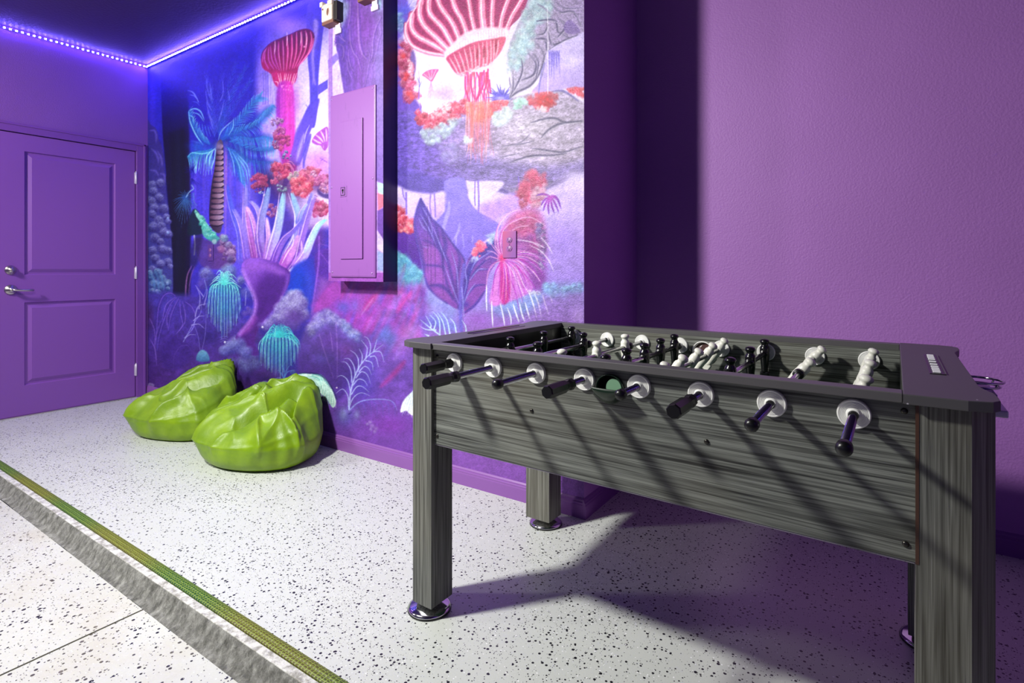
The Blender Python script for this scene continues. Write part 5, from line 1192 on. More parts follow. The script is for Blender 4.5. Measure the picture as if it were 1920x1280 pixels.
cc = Canvas(-2.593, -2.149, 0.985, ZC, 1.986, 0.7, 0.0026, 5)
paint_column(cc)
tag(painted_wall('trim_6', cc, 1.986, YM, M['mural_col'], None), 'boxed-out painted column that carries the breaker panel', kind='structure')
# ------------------------------------------------------------------ foosball table
def wood(name, along, dark, light, warm=0.0):
    m = mat(name, dark, rough=0.45, spec=0.4)
    def st(a, t): return {'X': (a, t, t), 'Y': (t, a, t), 'Z': (t, t, a)}[along]
    n1 = noise(m, objco(m, st(1.3, 34)), 1.0, 3.0, 0.6, 0.8)
    n2 = noise(m, objco(m, st(2.2, 150)), 1.0, 3.0, 0.6, 0.5)
    n3 = noise(m, objco(m, st(6, 420)), 1.0, 2.0, 0.5)
    f = math_(m, 'ADD', math_(m, 'ADD', math_(m, 'MULTIPLY', n1, 0.16), math_(m, 'MULTIPLY', n2, 0.52)), math_(m, 'MULTIPLY', n3, 0.32))
    r = ramp(m, f, [(0.38, dark), (0.48, tuple(a * .6 + c * .4 for a, c in zip(dark, light))), (0.60, light)])
    big = noise(m, objco(m), 2.4, 2.0)
    x = mixc(m, ramp(m, big, [(0.4, (0, 0, 0, 1)), (0.7, (0.22, 0.22, 0.22, 1))]).outputs['Color'], r.outputs['Color'], rgb(122, 112, 88))
    L(m, x, bsdf(m).inputs['Base Color'])
    bump(m, f, 0.25, 0.0012)
    return m
M['woodX'] = wood('charcoal_woodgrain_lengthwise', 'X', rgb(38, 39, 38), rgb(126, 130, 124))
M['woodZ'] = wood('charcoal_woodgrain_upright', 'Z', rgb(50, 51, 48), rgb(124, 126, 120))
M['edge'] = mat('satin_black_edge_board', rgb(84, 82, 84), 0.42)
v = objco(M['edge'], (8, 60, 60)); bump(M['edge'], noise(M['edge'], v, 2, 3.0), 0.1, 0.001)
M['plank'] = mat('dark_grey_top_board', rgb(74, 72, 75), 0.45)
v = objco(M['plank']); nn = noise(M['plank'], v, 300, 2.0); bump(M['plank'], nn, 0.06, 0.0008)
vo = N(M['plank'], 'ShaderNodeTexVoronoi'); vo.inputs['Scale'].default_value = 42; L(M['plank'], v, vo.inputs['Vector'])
sp = N(M['plank'], 'ShaderNodeSeparateColor'); L(M['plank'], vo.outputs['Color'], sp.inputs[0])
speck = math_(M['plank'], 'MULTIPLY', math_(M['plank'], 'LESS_THAN', vo.outputs['Distance'], 0.07), math_(M['plank'], 'GREATER_THAN', sp.outputs[0], 0.86))
L(M['plank'], mixc(M['plank'], speck, rgb(76, 74, 77), rgb(190, 185, 195)), bsdf(M['plank']).inputs['Base Color'])
M['blackp'] = mat('black_plastic', rgb(14, 14, 15), 0.32)
M['dark'] = mat('black_inner_panel', rgb(16, 16, 20), 0.3)
M['whitep'] = mat('white_plastic_bearing', rgb(232, 232, 228), 0.35)
M['chrome'] = mat('chrome', rgb(215, 215, 218), 0.12, 1.0)
M['steel'] = mat('chromed_steel_rod', rgb(190, 190, 192), 0.18, 1.0)
M['man_w'] = mat('white_player_plastic', rgb(226, 226, 214), 0.4)
M['man_b'] = mat('black_player_plastic', rgb(16, 16, 18), 0.22)
M['field'] = mat('green_playfield', rgb(30, 70, 45), 0.4)
M['cup_g'] = mat('dark_green_cup_plastic', rgb(20, 38, 26), 0.25)
M['cup_in'] = mat('pale_green_ball_ramp', rgb(120, 160, 130), 0.4)
M['cup_r'] = mat('brown_cup_inside', rgb(84, 60, 58), 0.35)
M['beadw'] = mat('white_score_bead', rgb(225, 225, 230), 0.35)
M['screw'] = mat('dark_bolt', rgb(70, 68, 64), 0.3, 0.9)
M['tray_p'] = mat('blue_violet_tray_plastic', rgb(60, 30, 160), 0.25)
M['tray_w'] = mat('pale_tray_lip', rgb(215, 200, 235), 0.3)

CX, CY = -0.5525, 1.5875
ZT = 0.832
YFp, YRp = 1.178, 1.997
c1, s1 = math.cos(math.radians(1)), math.sin(math.radians(1))
table = empty('foosball_table', (CX * c1 + CY * s1, -CX * s1 + CY * c1, 0), -math.radians(1))
tag(table, 'charcoal woodgrain foosball table with white and black players beside the mural wall', 'foosball table')
OFF = (CX, CY, 0)

def part(b, name, m, parent=table): return b.build(name, m, parent, off=OFF)
# legs with leveller feet
def leg(sx, sy):
    # sx: -1 left end, +1 right end ; sy: -1 front, +1 rear
    xo = 0.693; xi = 0.583; yo = 0.3875; yi = 0.2925; ch = 0.034
    pts = [(xi, yi), (xo, yi), (xo, yo - ch), (xo - ch, yo), (xi, yo)]
    pts = [(CX + sx * x, CY + sy * y) for x, y in pts]
    b = MB(); b.prism(pts, 0.032, ZT - 0.018, 0.0015, 1)
    lg = part(b, 'leg', M['woodZ'])
    if sx > 0 and sy < 0:
        b = MB(); b.box(CX + xi - .0005, CX + xi + 0.0045, CY - yo - .0008, CY - yo + .01, 0.53, ZT - 0.022); b.build('edge_band', mat('brown_edge_band', rgb(74, 50, 38), 0.35), lg, off=OFF)
    b = MB()
    b.lathe([(0, 0), (0.062, 0), (0.066, 0.004), (0.066, 0.009), (0.058, 0.013), (0.03, 0.020), (0.018, 0.026), (0.018, 0.034), (0, 0.034)], 40, 'Z', (CX + sx * 0.630, CY + sy * 0.345, 0))
    f = b.build('leveler_foot', M['chrome'], lg, off=OFF)
    b = MB(); b.lathe([(0.0655, 0.0), (0.0672, 0.001), (0.0672, 0.0055), (0.0655, 0.006)], 40, 'Z', (CX + sx * 0.630, CY + sy * 0.345, 0), caps=False)
    b.build('rubber_ring', M['blackp'], lg, off=OFF)
for sx, sy in ((-1, -1), (-1, 1), (1, -1), (1, 1)): leg(sx, sy)
# side aprons, end panels, playfield
YA0, YA1 = 1.212, 1.230      # front apron
YB0, YB1 = 1.945, 1.963      # rear apron
b = MB(); b.box(-1.136, 0.031, YA0, YA1, 0.527, ZT - 0.017, 0.001, 1); part(b, 'front_apron', M['woodX'])
b = MB(); b.box(-1.136, 0.031, YB0, YB1, 0.527, ZT - 0.017, 0.001, 1); part(b, 'rear_apron', M['woodX'])
b = MB(); b.box(-1.134, 0.029, YA0 + .002, YA1, 0.5235, 0.527); part(b, 'apron_edge_trim', mat('pale_apron_edge', rgb(120, 116, 128), 0.35))
for xa, xb in ((-1.222, -1.117), (0.012, 0.117)):
    b = MB(); b.box(xa, xb, 1.30, 1.876, 0.527, ZT - 0.017, 0.001, 1)
    b.box(xa if xa > -1 else xb - .02, xa + .02 if xa > -1 else xb, YA1, YB0, 0.66, ZT - 0.017)
    part(b, 'end_panel', M['dark'])
b = MB(); b.box(-1.117, 0.012, YA1, YB0, 0.665, 0.680); part(b, 'playfield', M['field'])
# long top rails
for y0, y1 in ((YFp + .006, YFp + .046), (YRp - .046, YRp - .006)):
    b = MB(); b.box(-1.1215, 0.0115, y0, y1, ZT - 0.018, ZT - 0.0005, 0.0015, 1); part(b, 'side_rail', M['edge'])
# end boards with scooped outer edge
def end_board(s):
    xi, xo = 0.5645, 0.6975
    pts = [(xi, -0.4095), (xo - 0.045, -0.4095), (xo - 0.012, -0.398), (xo - 0.001, -0.380), (xo, -0.345), (xo - 0.003, -0.31)]
    for k in range(9):
        t = k / 8.0; pts.append((xo - 0.003 - 0.013 * math.sin(PI / 2 * t), -0.31 + 0.075 * t))
    for k in range(9):
        t = 1 - k / 8.0; pts.append((xo - 0.003 - 0.013 * math.sin(PI / 2 * t), 0.31 - 0.075 * t))
    pts += [(xo, 0.345), (xo - 0.001, 0.380), (xo - 0.012, 0.398), (xo - 0.045, 0.4095), (xi, 0.4095)]
    pts = [(CX + s * x, CY + y) for x, y in pts]
    b = MB(); b.prism(pts, ZT - 0.018, ZT, 0.0015, 2)
    o = part(b, 'end_board', M['plank'])
    # score counter set into the board
    x0, x1 = (0.6120, 0.6400)
    xa, xb = sorted((CX + s * x0, CX + s * x1))
    b = MB(); b.box(xa, xb, CY - 0.152, CY + 0.165, ZT - 0.002, ZT + 0.0015, 0.001, 1)
    sc = b.build('score_counter', M['blackp'], table, off=OFF)
    b = MB(); b.box(xb - .002 if s > 0 else xa, xb if s > 0 else xa + .002, CY - 0.15, CY + 0.163, ZT + 0.0015, ZT + 0.003)
    b.build('counter_rim', M['edge'], sc, off=OFF)
    if s < 0: return
    bead = None
    ys = [-0.136, -0.112, -0.088, -0.060, -0.024, 0.020, 0.060, 0.088, 0.112, 0.136]
    for y in ys:
        if bead is None:
            b = MB(); b.box(-0.0070, 0.0070, -0.0042, 0.0042, 0, 0.0035, 0.0012, 2)
            bead = b.build('score_bead', M['beadw'], sc)
        else: bead = dup(bead, sc)
        bead.location = ((xa + xb) / 2 - CX - .001, y, ZT + 0.0015)
end_board(1); end_board(-1)

# rods, bearings, handles and players
ZR = 0.779
def man_mesh(color):
    b = MB()
    # hat-shaped head, shoulders, round trunk through which the rod runs, tapering legs
    b.lathe([(0, 0.0465), (0.006, 0.046), (0.0115, 0.043), (0.0135, 0.038), (0.0125, 0.034), (0.0098, 0.0315), (0.0094, 0.028), (0.0102, 0.024), (0.0128, 0.0205), (0.0138, 0.015), (0.0135, 0.004), (0.0138, -0.008), (0.0128, -0.018), (0.0114, -0.026), (0.0106, -0.040), (0.0098, -0.043), (0.0100, -0.046), (0.0090, -0.056), (0.0092, -0.062)], 18, 'Z', (0, 0, 0), 1.08, 1.22)
    b.box(-0.013, 0.013, -0.0105, 0.0105, -0.082, -0.058, 0.004, 3)
    b.cyl(0.0125, -0.0165, 0.0165, 16, 'Y', (0, 0, 0), 0.002)
    return b
def handle_mesh():
    b = MB()
    b.lathe([(0, 0), (0.0135, 0), (0.0155, 0.0035), (0.0155, 0.070), (0.0150, 0.076), (0.0112, 0.084), (0.0112, 0.090), (0.0140, 0.098), (0.0145, 0.110), (0.011, 0.114), (0, 0.114)], 8, 'Y', smooth=False)
    return b
men_w = man_mesh(0); men_b = man_mesh(1)
proto = {}
rods = [ # x index, handle?, team, tilt, ys of men, front end y
    (0, True, 'b', 0, [1.492, 1.705, 1.915], 1.080),
    (1, True, 'b', 0, [1.440, 1.745], 0.945),
    (2, False, 'w', 0, [1.345, 1.565, 1.785], 1.030),
    (3, True, 'b', 0, [1.330, 1.469, 1.605, 1.745, 1.882], 1.030),
    (4, False, 'w', 33, [1.330, 1.470, 1.615, 1.764, 1.905], 1.097),
    (5, True, 'b', 0, [1.470, 1.705, 1.920], 1.028),
    (6, False, 'w', 40, [1.620, 1.890], 1.012),
    (7, False, 'w', 20, [1.40, 1.640, 1.880], 0.960),
]
for i, hnd, team, tilt, ys, yend in rods:
    x = -1.052 + 0.1413 * i
    y1 = yend + (0.05 if hnd else 0.004)
    y2 = 2.13 - (yend - 0.945) * 0.5 if not hnd else 2.02
    b = MB(); b.cyl(0.0079, y1, 2.03, 16, 'Y', (0, 0, 0)); 
    for v_ in b.bm.verts: v_.co.y -= CY
    rod = b.build('rod', M['steel'], table, loc=(x - CX, 0, ZR))
    for k, y in enumerate(ys):
        key = 'man' + team
        if key not in proto:
            proto[key] = (men_w if team == 'w' else men_b).build('player_figure', M['man_w' if team == 'w' else 'man_b'], rod)
            p = proto[key]
        else: p = dup(proto[key], rod)
        p.location = (0, y - CY, 0); p.rotation_euler = (0, math.radians(tilt), 0)
        if team == 'b': p['label'] = 'black player figure'
        else: p['label'] = 'white player figure'
    # rubber bumpers
    for yb in (ys[0] - 0.034, ys[-1] + 0.034 if ys[-1] < 1.90 else None):
        if yb is None or yb < 1.25: continue
        if 'bump' not in proto:
            b = MB(); b.cyl(0.0135, -0.011, 0.011, 16, 'Y', (0, 0, 0), 0.002); proto['bump'] = b.build('rubber_bumper', M['blackp'], rod); p = proto['bump']
        else: p = dup(proto['bump'], rod)
        p.location = (0, yb - CY, 0); p.rotation_euler = (0, 0, 0)
    if hnd:
        if 'handle' not in proto:
            proto['handle'] = handle_mesh().build('handle', M['blackp'], rod); p = proto['handle']
        else: p = dup(proto['handle'], rod)
        p.location = (0, yend - CY, 0); p.rotation_euler = (0, 0.2, 0)
    else:
        if 'cap' not in proto:
            b = MB(); b.lathe([(0, -0.004), (0.006, -0.0035), (0.0105, 0), (0.0122, 0.005), (0.0118, 0.018), (0.009, 0.021), (0.008, 0.021)], 20, 'Y')
            proto['cap'] = b.build('end_cap', M['blackp'], rod); p = proto['cap']
        else: p = dup(proto['cap'], rod)
        p.location = (0, yend - CY, 0); p.rotation_euler = (0, 0, 0)
    # bearings: one through each apron
    prof = [(0.0088, -0.004), (0.0108, -0.0042), (0.0112, 0.003), (0.0130, 0.0045)]
    for q_ in range(5):
        r0_ = 0.0142 + q_ * 0.0022
        prof += [(r0_, 0.0058), (r0_ + 0.0008, 0.0046), (r0_ + 0.0016, 0.0046)]
    prof += [(0.0256, 0.0042), (0.0272, 0.0050), (0.0280, 0.0080), (0.0280, 0.0120)]
    for sgn, yb in ((1, YA0 - 0.012), (1, YB0 - 0.012)):
        if 'bear' not in proto:
            b = MB(); b.lathe(prof, 40, 'Y', caps=False)
            proto['bear'] = b.build('rod_bearing', M['whitep'], table); p = proto['bear']
        else: p = dup(proto['bear'], table)
        p.location = (x - CX, yb - CY, ZR); p.rotation_euler = (0, 0, 0)

# ball entry cups
def ball_cup(x, y, out, m1, m2, m3):
    b = MB()
    b.lathe([(0.029, 0.010), (0.032, 0.0), (0.034, -0.003), (0.036, 0.0), (0.034, 0.012)], 36, 'Y', (x, y, ZR - .014), caps=False)
    if out:   # projecting half bowl in front
        n = 18
        for k in range(n):
            pass
        rings = []
        for j in range(7):
            a = j / 6 * PI / 2
            rings.append([(x + 0.034 * math.cos(PI + PI * q / 16), y - 0.032 * math.sin(a), ZR - .014 + 0.034 * math.sin(PI + PI * q / 16) * math.cos(a) + 0.006 * (1 - math.cos(a))) for q in range(17)])
        vs = [[b.bm.verts.new(p) for p in r] for r in rings]
        for A, B in zip(vs, vs[1:]):
            for q in range(16):
                try: f = b.bm.faces.new((A[q], A[q + 1], B[q + 1], B[q])); f.smooth = True
                except ValueError: pass
    cup = part(b, 'ball_entry_cup', m1)
    if out:
        md = cup.modifiers.new('thick', 'SOLIDIFY'); md.thickness = 0.002
    b = MB(); b.lathe([(0, 0.0), (0.029, 0.0), (0.030, 0.004)], 30, 'Y', (x, y + 0.0085, ZR - .014)); b.build('cup_back', m2, cup, off=OFF)
    b = MB(); b.lathe([(0, -0.001), (0.0195, -0.001), (0.020, 0.002)], 26, 'Y', (x + 0.009, y + 0.004, ZR - .011), 1.0, 1.1, smooth=False); b.build('ball_ramp', m3, cup, off=OFF)
ball_cup(-0.557, YA0 - 0.011, True, M['cup_g'], M['blackp'], M['cup_in'])
ball_cup(-0.546, YB0 - 0.012, False, M['whitep'], M['cup_r'], M['cup_r'])
# bolts
bolt = None
for x, z in ((-0.785, 0.677), (-0.334, 0.677), (-1.122, 0.552), (0.014, 0.795), (0.016, 0.556), (-1.122, .79)):
    if bolt is None:
        b = MB(); b.lathe([(0, -0.003), (0.003, -0.0035), (0.0052, -0.002), (0.006, 0.001)], 14, 'Y', caps=False)
        bolt = b.build('bolt_head', M['screw'], table)
    else: bolt = dup(bolt, table)
    bolt.location = (x - CX, YA0 - CY, z)
# ball return tray and cup ring on the right end
b = MB()
x0 = 0.117
b.prism([(x0, CY - .07), (x0 + .060, CY - .06), (x0 + .060, CY + .06), (x0, CY + .07)], 0.757, 0.785)
tr = part(b, 'ball_return_tray', M['tray_p'])
b = MB(); b.box(x0, x0 + .076, CY - .075, CY + .075, 0.742, 0.757, 0.003); b.build('tray_lip', M['tray_w'], tr, off=OFF)
b = MB()
cxr, cyr = 0.152, 1.60
b.tube([(cxr + 0.044 * math.cos(2 * PI * k / 36), cyr + 0.044 * math.sin(2 * PI * k / 36), 0.803) for k in range(36)], 0.0028, 8, True)
b.tube([(cxr + 0.038 * math.cos(2 * PI * k / 36), cyr + 0.038 * math.sin(2 * PI * k / 36), 0.792) for k in range(36)], 0.0028, 8, True)
b.tube([(cxr - 0.04, cyr - .016, 0.803), (0.110, cyr - .016, 0.803)], 0.0028, 8); b.tube([(cxr - 0.04, cyr + .016, 0.803), (0.110, cyr + .016, 0.803)], 0.0028, 8)
for k in range(4):
    a = PI / 4 + k * PI / 2
    b.tube([(cxr + 0.044 * math.cos(a), cyr + 0.044 * math.sin(a), 0.803), (cxr + 0.038 * math.cos(a), cyr + 0.038 * math.sin(a), 0.792)], 0.002, 6)
part(b, 'cup_holder', M['chrome'])
# ------------------------------------------------------------------ electric panel
M['panel'] = mat('purple_panel_paint', rgb(176, 104, 190), 0.36)
v = objco(M['panel'])
st = ramp(M['panel'], noise(M['panel'], objco(M['panel'], (9, 9, 2.2)), 3.0, 6.0, 0.7), [(0.60, (0, 0, 0, 1)), (0.72, (1, 1, 1, 1))])
L(M['panel'], mixc(M['panel'], math_(M['panel'], 'MULTIPLY', st.outputs['Color'], 0.35), rgb(132, 80, 154), rgb(92, 54, 116)), bsdf(M['panel']).inputs['Base Color'])
bump(M['panel'], noise(M['panel'], v, 130, 2.0), 0.06, 0.001)
YP = 1.986
pn = empty('breaker_panel', (-2.382, YP, 1.0)); tag(pn, 'tall purple painted electric breaker panel on the mural wall', 'breaker panel')
PO = (-2.382, YP, 1.0)
b = MB(); b.box(-2.566, -2.199, YP - 0.009, YP, 1.008, 2.022, 0.003)
b.box(-2.560, -2.205, YP - 0.0105, YP - 0.009, 1.014, 2.016, 0.001)
b.build('cover', M['panel'], pn, off=PO)
b = MB(); b.box(-2.474, -2.290, YP - 0.0150, YP - 0.0105, 1.108, 1.860, 0.0015)
# door lip on the hinge side and bottom
b.box(-2.294, -2.290, YP - 0.0185, YP - 0.0105, 1.108, 1.860, 0.001); b.box(-2.470, -2.290, YP - 0.0175, YP - 0.0105, 1.108, 1.112, 0.001)
dr = b.build('panel_door', M['panel'], pn, off=PO)
b = MB(); b.box(-2.474, -2.418, YP - 0.0175, YP - 0.014, 1.448, 1.508, 0.002); 
lt = b.build('latch', M['panel'], dr, off=PO)
M['black'] = mat('black_recess', rgb(10, 6, 14), 0.6)
b = MB(); b.box(-2.466, -2.428, YP - 0.0182, YP - 0.017, 1.455, 1.501, 0.001); b.build('latch_frame', mat('dark_latch_frame', rgb(45, 20, 60), .4), lt, off=PO) 
b = MB(); b.box(-2.462, -2.433, YP - 0.0188, YP - 0.018, 1.459, 1.497, 0.001); b.build('latch_plate', M['panel'], lt, off=PO)
b = MB(); b.box(-2.450, -2.443, YP - 0.0194, YP - 0.0186, 1.466, 1.490, 0.001); b.box(-2.454, -2.440, YP - 0.0194, YP - 0.0186, 1.478, 1.490, 0.001); b.build('latch_slot', M['black'], lt, off=PO)
sw = None
M['pscrew'] = mat('painted_screw', rgb(150, 110, 175), 0.3, 0.3)
for x, z in ((-2.552, 2.0), (-2.218, 2.004), (-2.552, 1.51), (-2.216, 1.53), (-2.546, 1.035), (-2.222, 1.030)):
    if sw is None:
        b = MB(); b.lathe([(0, -0.003), (0.004, -0.0028), (0.0058, -0.001), (0.006, 0.001)], 14, 'Y', caps=False); sw = b.build('cover_screw', M['pscrew'], pn)
    else: sw = dup(sw, pn)
    sw.location = (x - PO[0], -0.0105, z - PO[2])

# outlets
def outlet(x0, x1, z0, z1, label, m_plate, name='wall_outlet'):
    xc, zc = (x0 + x1) / 2, (z0 + z1) / 2
    r = empty(name, (xc, YM, zc)); tag(r, label, 'outlet')
    hw, hh = (x1 - x0) / 2, (z1 - z0) / 2
    b = MB(); b.box(-hw, hw, -0.006, 0, -hh, hh, 0.002); b.build('cover_plate', m_plate, r)
    for s in (-1, 1):
        b = MB(); b.lathe([(0, -0.0078), (0.0150, -0.0078), (0.0166, -0.006)], 24, 'Y', (0, 0, s * 0.0195), 1.0, 0.86)
        rc = b.build('receptacle', M['recept'], r)
        b = MB()
        for dx in (-0.0063, 0.0063): b.box(dx - 0.001, dx + 0.001, -0.0083, -0.0077, s * 0.0195 + 0.000, s * 0.0195 + 0.009)
        b.cyl(0.0025, -0.0083, -0.0077, 12, 'Y', (0, 0, s * 0.0195 - 0.006))
        b.build('slots', M['black'], rc)
    b = MB(); b.cyl(0.003, -0.0075, -0.006, 12, 'Y'); b.build('plate_screw', M['pscrew'], r)
    return r
M['recept'] = mat('purple_receptacle', rgb(138, 88, 150), 0.4)
M['plate_pink'] = mat('painted_plate_pink_purple', rgb(170, 90, 165), 0.4)
nd = M['plate_pink']; sp = N(nd, 'ShaderNodeSeparateXYZ'); L(nd, objco(nd), sp.inputs[0])
rr = ramp(nd, math_(nd, 'MULTIPLY_ADD', math_(nd, 'SUBTRACT', sp.outputs[0], math_(nd, 'MULTIPLY', sp.outputs[2], 0.35)), 9.0, 0.5), [(0.05, rgb(170, 74, 124)), (0.8, rgb(128, 76, 150))])
L(nd, rr.outputs['Color'], bsdf(nd).inputs['Base Color'])
outlet(-1.456, -1.380, 1.103, 1.227, 'purple and pink painted outlet in the mural beside the table', M['plate_pink'])
M['plate_violet'] = mat('painted_plate_violet', rgb(80, 50, 130), 0.4)
outlet(-4.103, -4.028, 1.112, 1.232, 'dark violet painted outlet low left of the coral, near the door', M['plate_violet'])

# two beige slotted brackets near the ceiling on the boxed-out column
M['beige'] = mat('beige_plastic_bracket', rgb(222, 205, 190), 0.4)
M['rust'] = mat('brown_bracket_base', rgb(120, 80, 66), 0.5)
M['bracket_shade'] = mat('painted_bracket_shade', rgb(30, 24, 26), 0.5)
M['tab'] = mat('pale_lilac_tab', rgb(225, 205, 235), 0.4)
def bracket(x, z, label):
    r = empty('wall_bracket', (x, YP, z)); tag(r, label, 'wall bracket', None)
    b = MB(); b.box(-0.045, 0.045, -0.055, -0.012, -0.05, 0.045, 0.005); b.box(-0.055, -0.030, -0.060, -0.02, 0.035, 0.062, 0.003); b.box(0.012, 0.05, -0.06, -0.03, 0.030, 0.055, 0.003)
    h = b.build('housing', M['beige'], r)
    b = MB(); b.lathe([(0, -0.0575), (0.013, -0.0575), (0.015, -0.054)], 24, 'Y', (0.014, 0, -0.006), 0.8, 1.5); b.build('slot', M['rust'], h)
    b = MB(); b.lathe([(0.014, -0.054), (0.016, -0.060), (0.018, -0.054)], 24, 'Y', (0.014, 0, -0.006), 0.8, 1.5, caps=False); b.build('slot_rim', M['beige'], h)
    b = MB(); b.cyl(0.0045, -0.058, -0.054, 12, 'Y', (-0.030, 0, 0.018)); b.build('fixing_screw', M['rust'], h)
    b = MB(); b.box(-0.048, 0.050, -0.05, 0, -0.066, -0.049, 0.003); b.build('base_ledge', M['rust'], r)
    b = MB(); b.box(0.044, 0.075, -0.045, 0, -0.055, 0.050, 0.004); b.build('shade_block', M['bracket_shade'], r)  # dark block standing in for the shadow right of the housing
    b = MB(); b.box(0.012, 0.066, -0.012, 0, -0.115, -0.088, 0.003); b.box(0.020, 0.060, -0.012, 0, -0.090, -0.06, 0.002); b.build('lower_tab', M['tab'], r)
    return r
bracket(-2.540, 2.475, 'beige slotted bracket high on the painted column, the one nearer the door')
bracket(-2.243, 2.525, 'beige bracket high on the painted column, the one nearer the foosball table')
# ------------------------------------------------------------------ bean bags
m = M['bag'] = mat('lime_green_vinyl', rgb(120, 160, 14), 0.40, spec=0.5)
v = objco(m); n = noise(m, v, 7, 4.0, 0.6)
L(m, mixc(m, ramp(m, n, [(0.4, (0, 0, 0, 1)), (0.7, (1, 1, 1, 1))]).outputs['Color'], rgb(104, 138, 0), rgb(128, 160, 4)), bsdf(m).inputs['Base Color'])
bump(m, noise(m, v, 16, 5.0, 0.65), 0.25, 0.01)
def smooth01(t): t = np.clip(t, 0, 1); return t * t * (3 - 2 * t)
def bag(name, loc, rz, R, RY, H, tilt, lean, creases, seed, peaks, label):
    """squashed sack: band seam at the widest ring, flatter folded top, rounded foot"""
    rnd = np.random.RandomState(seed)
    nu, nv = 260, 130
    U = np.linspace(0, 2 * np.pi, nu, endpoint=False)
    V = np.linspace(0, 1, nv)          # 0 bottom centre .. 1 top centre
    u, w = np.meshgrid(U, V)
    # profile of radius and height along w
    kr = np.array([0, .14, .22, .28, .34, .40, .45, .50, .56, .64, .76, .88, 1.0])
    rr_ = np.array([0, .60, .80, .90, .965, .995, 1.0, .975, .91, .76, .50, .25, 0.0]) * R
    SEAM = 0.125
    hh_ = np.array([0, 0, .0, .018, .050, .090, SEAM, SEAM + .035, SEAM + .062, SEAM + .080, SEAM + .094, SEAM + .10, SEAM + .10])
    r = np.interp(w, kr, rr_); h = np.interp(w, kr, hh_)
    # smooth the profile
    def sm(a):
        for _ in range(6):
            a[1:-1] = (a[:-2] + 2 * a[1:-1] + a[2:]) / 4
        return a
    r = sm(r.copy()); h = sm(h.copy()); r[0] = 0; r[-1] = 0
    # lumpy plan outline
    pl = 1 + 0.05 * np.cos(2 * u + 0.6 + seed) + 0.03 * np.cos(3 * u + 2.1 * seed) + 0.02 * np.cos(5 * u + seed)
    x = r * pl * np.cos(u); y = r * pl * np.sin(u)
    top = smooth01((w - 0.44) / 0.16)
    # peaks: push the top up (sack leaned on the wall)
    yn = np.clip((0.22 * x + 0.97 * y) / R, -1, 1)
    z = h + (H - SEAM - .10) * (0.5 + 0.5 * yn) ** 1.15 * smooth01((w - 0.30) / 0.22)
    for px, py, s, a in peaks:
        z += a * H * np.exp(-((x - px * R) ** 2 + (y - py * R) ** 2) / (2 * (s * R) ** 2)) * top
    # creases: valley next to ridge along a line in plan
    d = np.zeros_like(z)
    for (ax, ay), (bx, by), wd, dep in creases:
        ax *= R; ay *= R; bx *= R; by *= R; wd *= R
        L2 = (bx - ax) ** 2 + (by - ay) ** 2
        t = np.clip(((x - ax) * (bx - ax) + (y - ay) * (by - ay)) / L2, 0, 1)
        qx, qy = x - (ax + t * (bx - ax)), y - (ay + t * (by - ay))
        sd = (qx * -(by - ay) + qy * (bx - ax)) / math.sqrt(L2)
        dist = np.sqrt(qx ** 2 + qy ** 2)
        env = np.exp(-(dist / wd) ** 2 * 0.5) * np.sin(np.pi * np.clip(t * 0.9 + 0.05, 0, 1)) ** 0.5
        d += dep * R * env * (-1.0 + 1.5 * np.tanh(sd / (wd * 0.5)))
    # sharp ridged folds radiating through the vinyl
    th = np.arctan2(y, x); rad = np.sqrt(x * x + y * y) / R
    fine = np.zeros_like(z)
    for k, (sc, amp) in enumerate(((0.44, 0.135), (0.25, 0.050), (0.12, 0.008))):
        ua, va = (0.62 * x + 0.78 * y) / R, (0.78 * x - 0.62 * y) / R
        wx = ua / sc * 0.42 + 0.7 * fbm(x / R * 1.7 + 9, y / R * 1.7, seed + 40 + k, 2)
        wy = va / sc + 1.0 * fbm(x / R * 1.7, y / R * 1.7 + 5, seed + 60 + k, 2)
        n_ = vnoise(wx + 50 * k + 20, wy + 31 + seed, seed + k)
        fine += amp * R * ((1 - np.abs(2 * n_ - 1)) ** (3.4 if k < 2 else 2) - 0.25)
    fine *= 1 + 0.0 * th
    z += (d + fine) * top
    bulge = np.exp(-((w - 0.52) / 0.10) ** 2) * fine * 1.3
    x += np.cos(u) * bulge; y += np.sin(u) * bulge
    # vertical puckers on the side band below the seam
    side = np.exp(-((w - 0.40) / 0.10) ** 2)
    pk = 0.010 * R * np.sin(u * 17 + 2 * np.sin(3 * u + seed)) + 0.012 * R * np.sin(u * 7 + seed)
    x += np.cos(u) * pk * side; y += np.sin(u) * pk * side
    # seam ridge
    seam = np.exp(-((w - 0.45) / 0.009) ** 2)
    x += np.cos(u) * 0.006 * seam; y += np.sin(u) * 0.006 * seam; z += 0.003 * seam
    # lean
    x += lean[0] * np.maximum(z, 0); y += lean[1] * np.maximum(z, 0)
    z = np.maximum(z, 0.0)
    y *= RY / R
    sh = 1 - 1.5 * np.maximum(z - 0.13, 0)
    x *= sh
    y = np.where(y < 0, y * sh, y)
    verts = np.stack([x, y, z], -1)
    vl = [tuple(verts[0, 0])] + [tuple(p) for row in verts[1:-1] for p in row] + [tuple(verts[-1].mean(0))]
    fs = []
    idx = lambda i, j: 1 + (i - 1) * nu + (j % nu)
    for j in range(nu):
        fs.append((0, idx(1, j + 1), idx(1, j)))
        fs.append((idx(nv - 2, j), idx(nv - 2, j + 1), len(vl) - 1))
    for i in range(1, nv - 2):
        for j in range(nu): fs.append((idx(i, j), idx(i, j + 1), idx(i + 1, j + 1), idx(i + 1, j)))
    me = bpy.data.meshes.new(name); me.from_pydata(vl, [], fs); me.update()
    for p in me.polygons: p.use_smooth = True
    me.materials.append(M['bag'])
    root = empty(name, loc, rz)
    tag(root, label, 'bean bag', 'lime green bean bags')
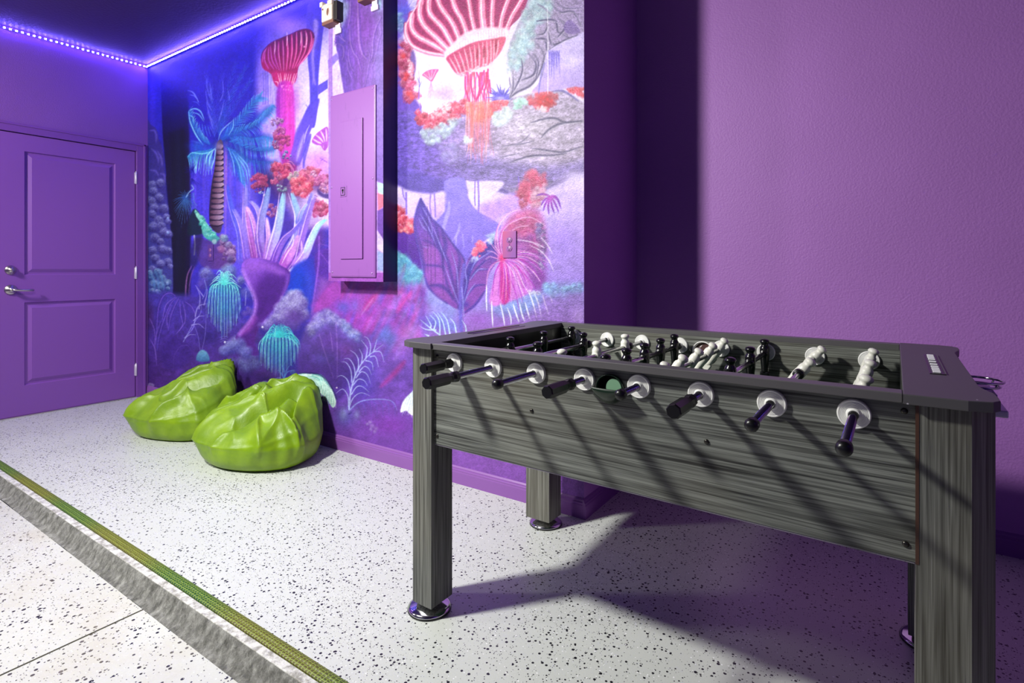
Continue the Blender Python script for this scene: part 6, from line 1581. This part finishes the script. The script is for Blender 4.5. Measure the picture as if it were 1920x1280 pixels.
    o = bpy.data.objects.new('vinyl_cover', me); COL.objects.link(o); o.parent = root
    return root
bag('bean_bag', (-3.765, 1.77, 0), 0.0, 0.385, 0.26, 0.44, 0.36, (0.03, 0.02),
    [((-.95, -.15), (-.45, .65), .09, .13), ((.25, -.6), (.75, .4), .09, .10)], 3,
    [], 'lime green vinyl bean bag further back, nearer the purple door')
bag('bean_bag', (-2.935, 1.77, 0), 0.0, 0.44, 0.27, 0.42, 0.34, (0.03, 0.02),
    [((-.30, .45), (-.15, -.35), .07, .08), ((.15, -.75), (.55, .65), .10, .12), ((-.9, -.25), (-.6, .0), .07, .07), ((.65, .5), (.95, -.1), .08, .08)], 8,
    [], 'lime green vinyl bean bag in front, nearer the foosball table')
# ------------------------------------------------------------------ light
def area(name, loc, target, size, power, color, spread=180, shape='DISK', sy=None):
    l = bpy.data.lights.new(name, 'AREA'); l.energy = power; l.color = color; l.shape = shape; l.size = size
    if sy: l.size_y = sy
    l.spread = math.radians(spread)
    o = bpy.data.objects.new(name, l); COL.objects.link(o); o.location = loc
    o.rotation_euler = (Vector(target) - Vector(loc)).to_track_quat('-Z', 'Y').to_euler()
    return o
area('key_lamp', (-2.2, 0.0, 2.42), (-1.75, 1.7, 0.7), 0.24, 88, (1.0, 0.99, 0.93), 150)
area('second_lamp', (-4.1, -0.6, 2.35), (-4.2, 1.8, 1.0), 0.4, 42, (1.0, 0.975, 0.95), 140)
area('added_soft_fill', (-1.2, -2.9, 1.7), (-1.0, 2.0, 0.9), 2.0, 2.2, (0.95, 0.93, 1.0), 180, 'RECTANGLE', 1.2)  # soft fill added behind the camera
area('added_blue_fill', (2.55, 0.9, 2.72), (-1.0, 1.6, 1.4), 3.2, 3.5, (0.15, 0.08, 1.0), 180, 'RECTANGLE', 0.03)  # blue fill added out of view to tint the return wall and leg sides
w = bpy.data.worlds.new('World'); SC.world = w; w.use_nodes = True
bg = w.node_tree.nodes['Background']; bg.inputs[0].default_value = (0.30, 0.22, 0.85, 1); bg.inputs[1].default_value = 0.12

# ------------------------------------------------------------------ camera
cd = bpy.data.cameras.new('camera'); cam = bpy.data.objects.new('camera', cd); COL.objects.link(cam)
cam.location = (0, 0, 1.05)
cam.rotation_euler = (PI / 2, 0, math.radians(34.0))
cd.sensor_width = 36; cd.lens = 36 * 1025 / 1920
cd.shift_y = -(640 - 505) / 1920
cd.clip_start = 0.02
SC.camera = cam
SC.view_settings.view_transform = 'Standard'; SC.view_settings.look = 'None'; SC.view_settings.gamma = 1.0
SC.view_settings.exposure = 0.0
SC.view_settings.use_curve_mapping = False
SC.cycles.use_denoising = True
SC.cycles.max_bounces = 8
SC.cycles.sample_clamp_indirect = 6.0
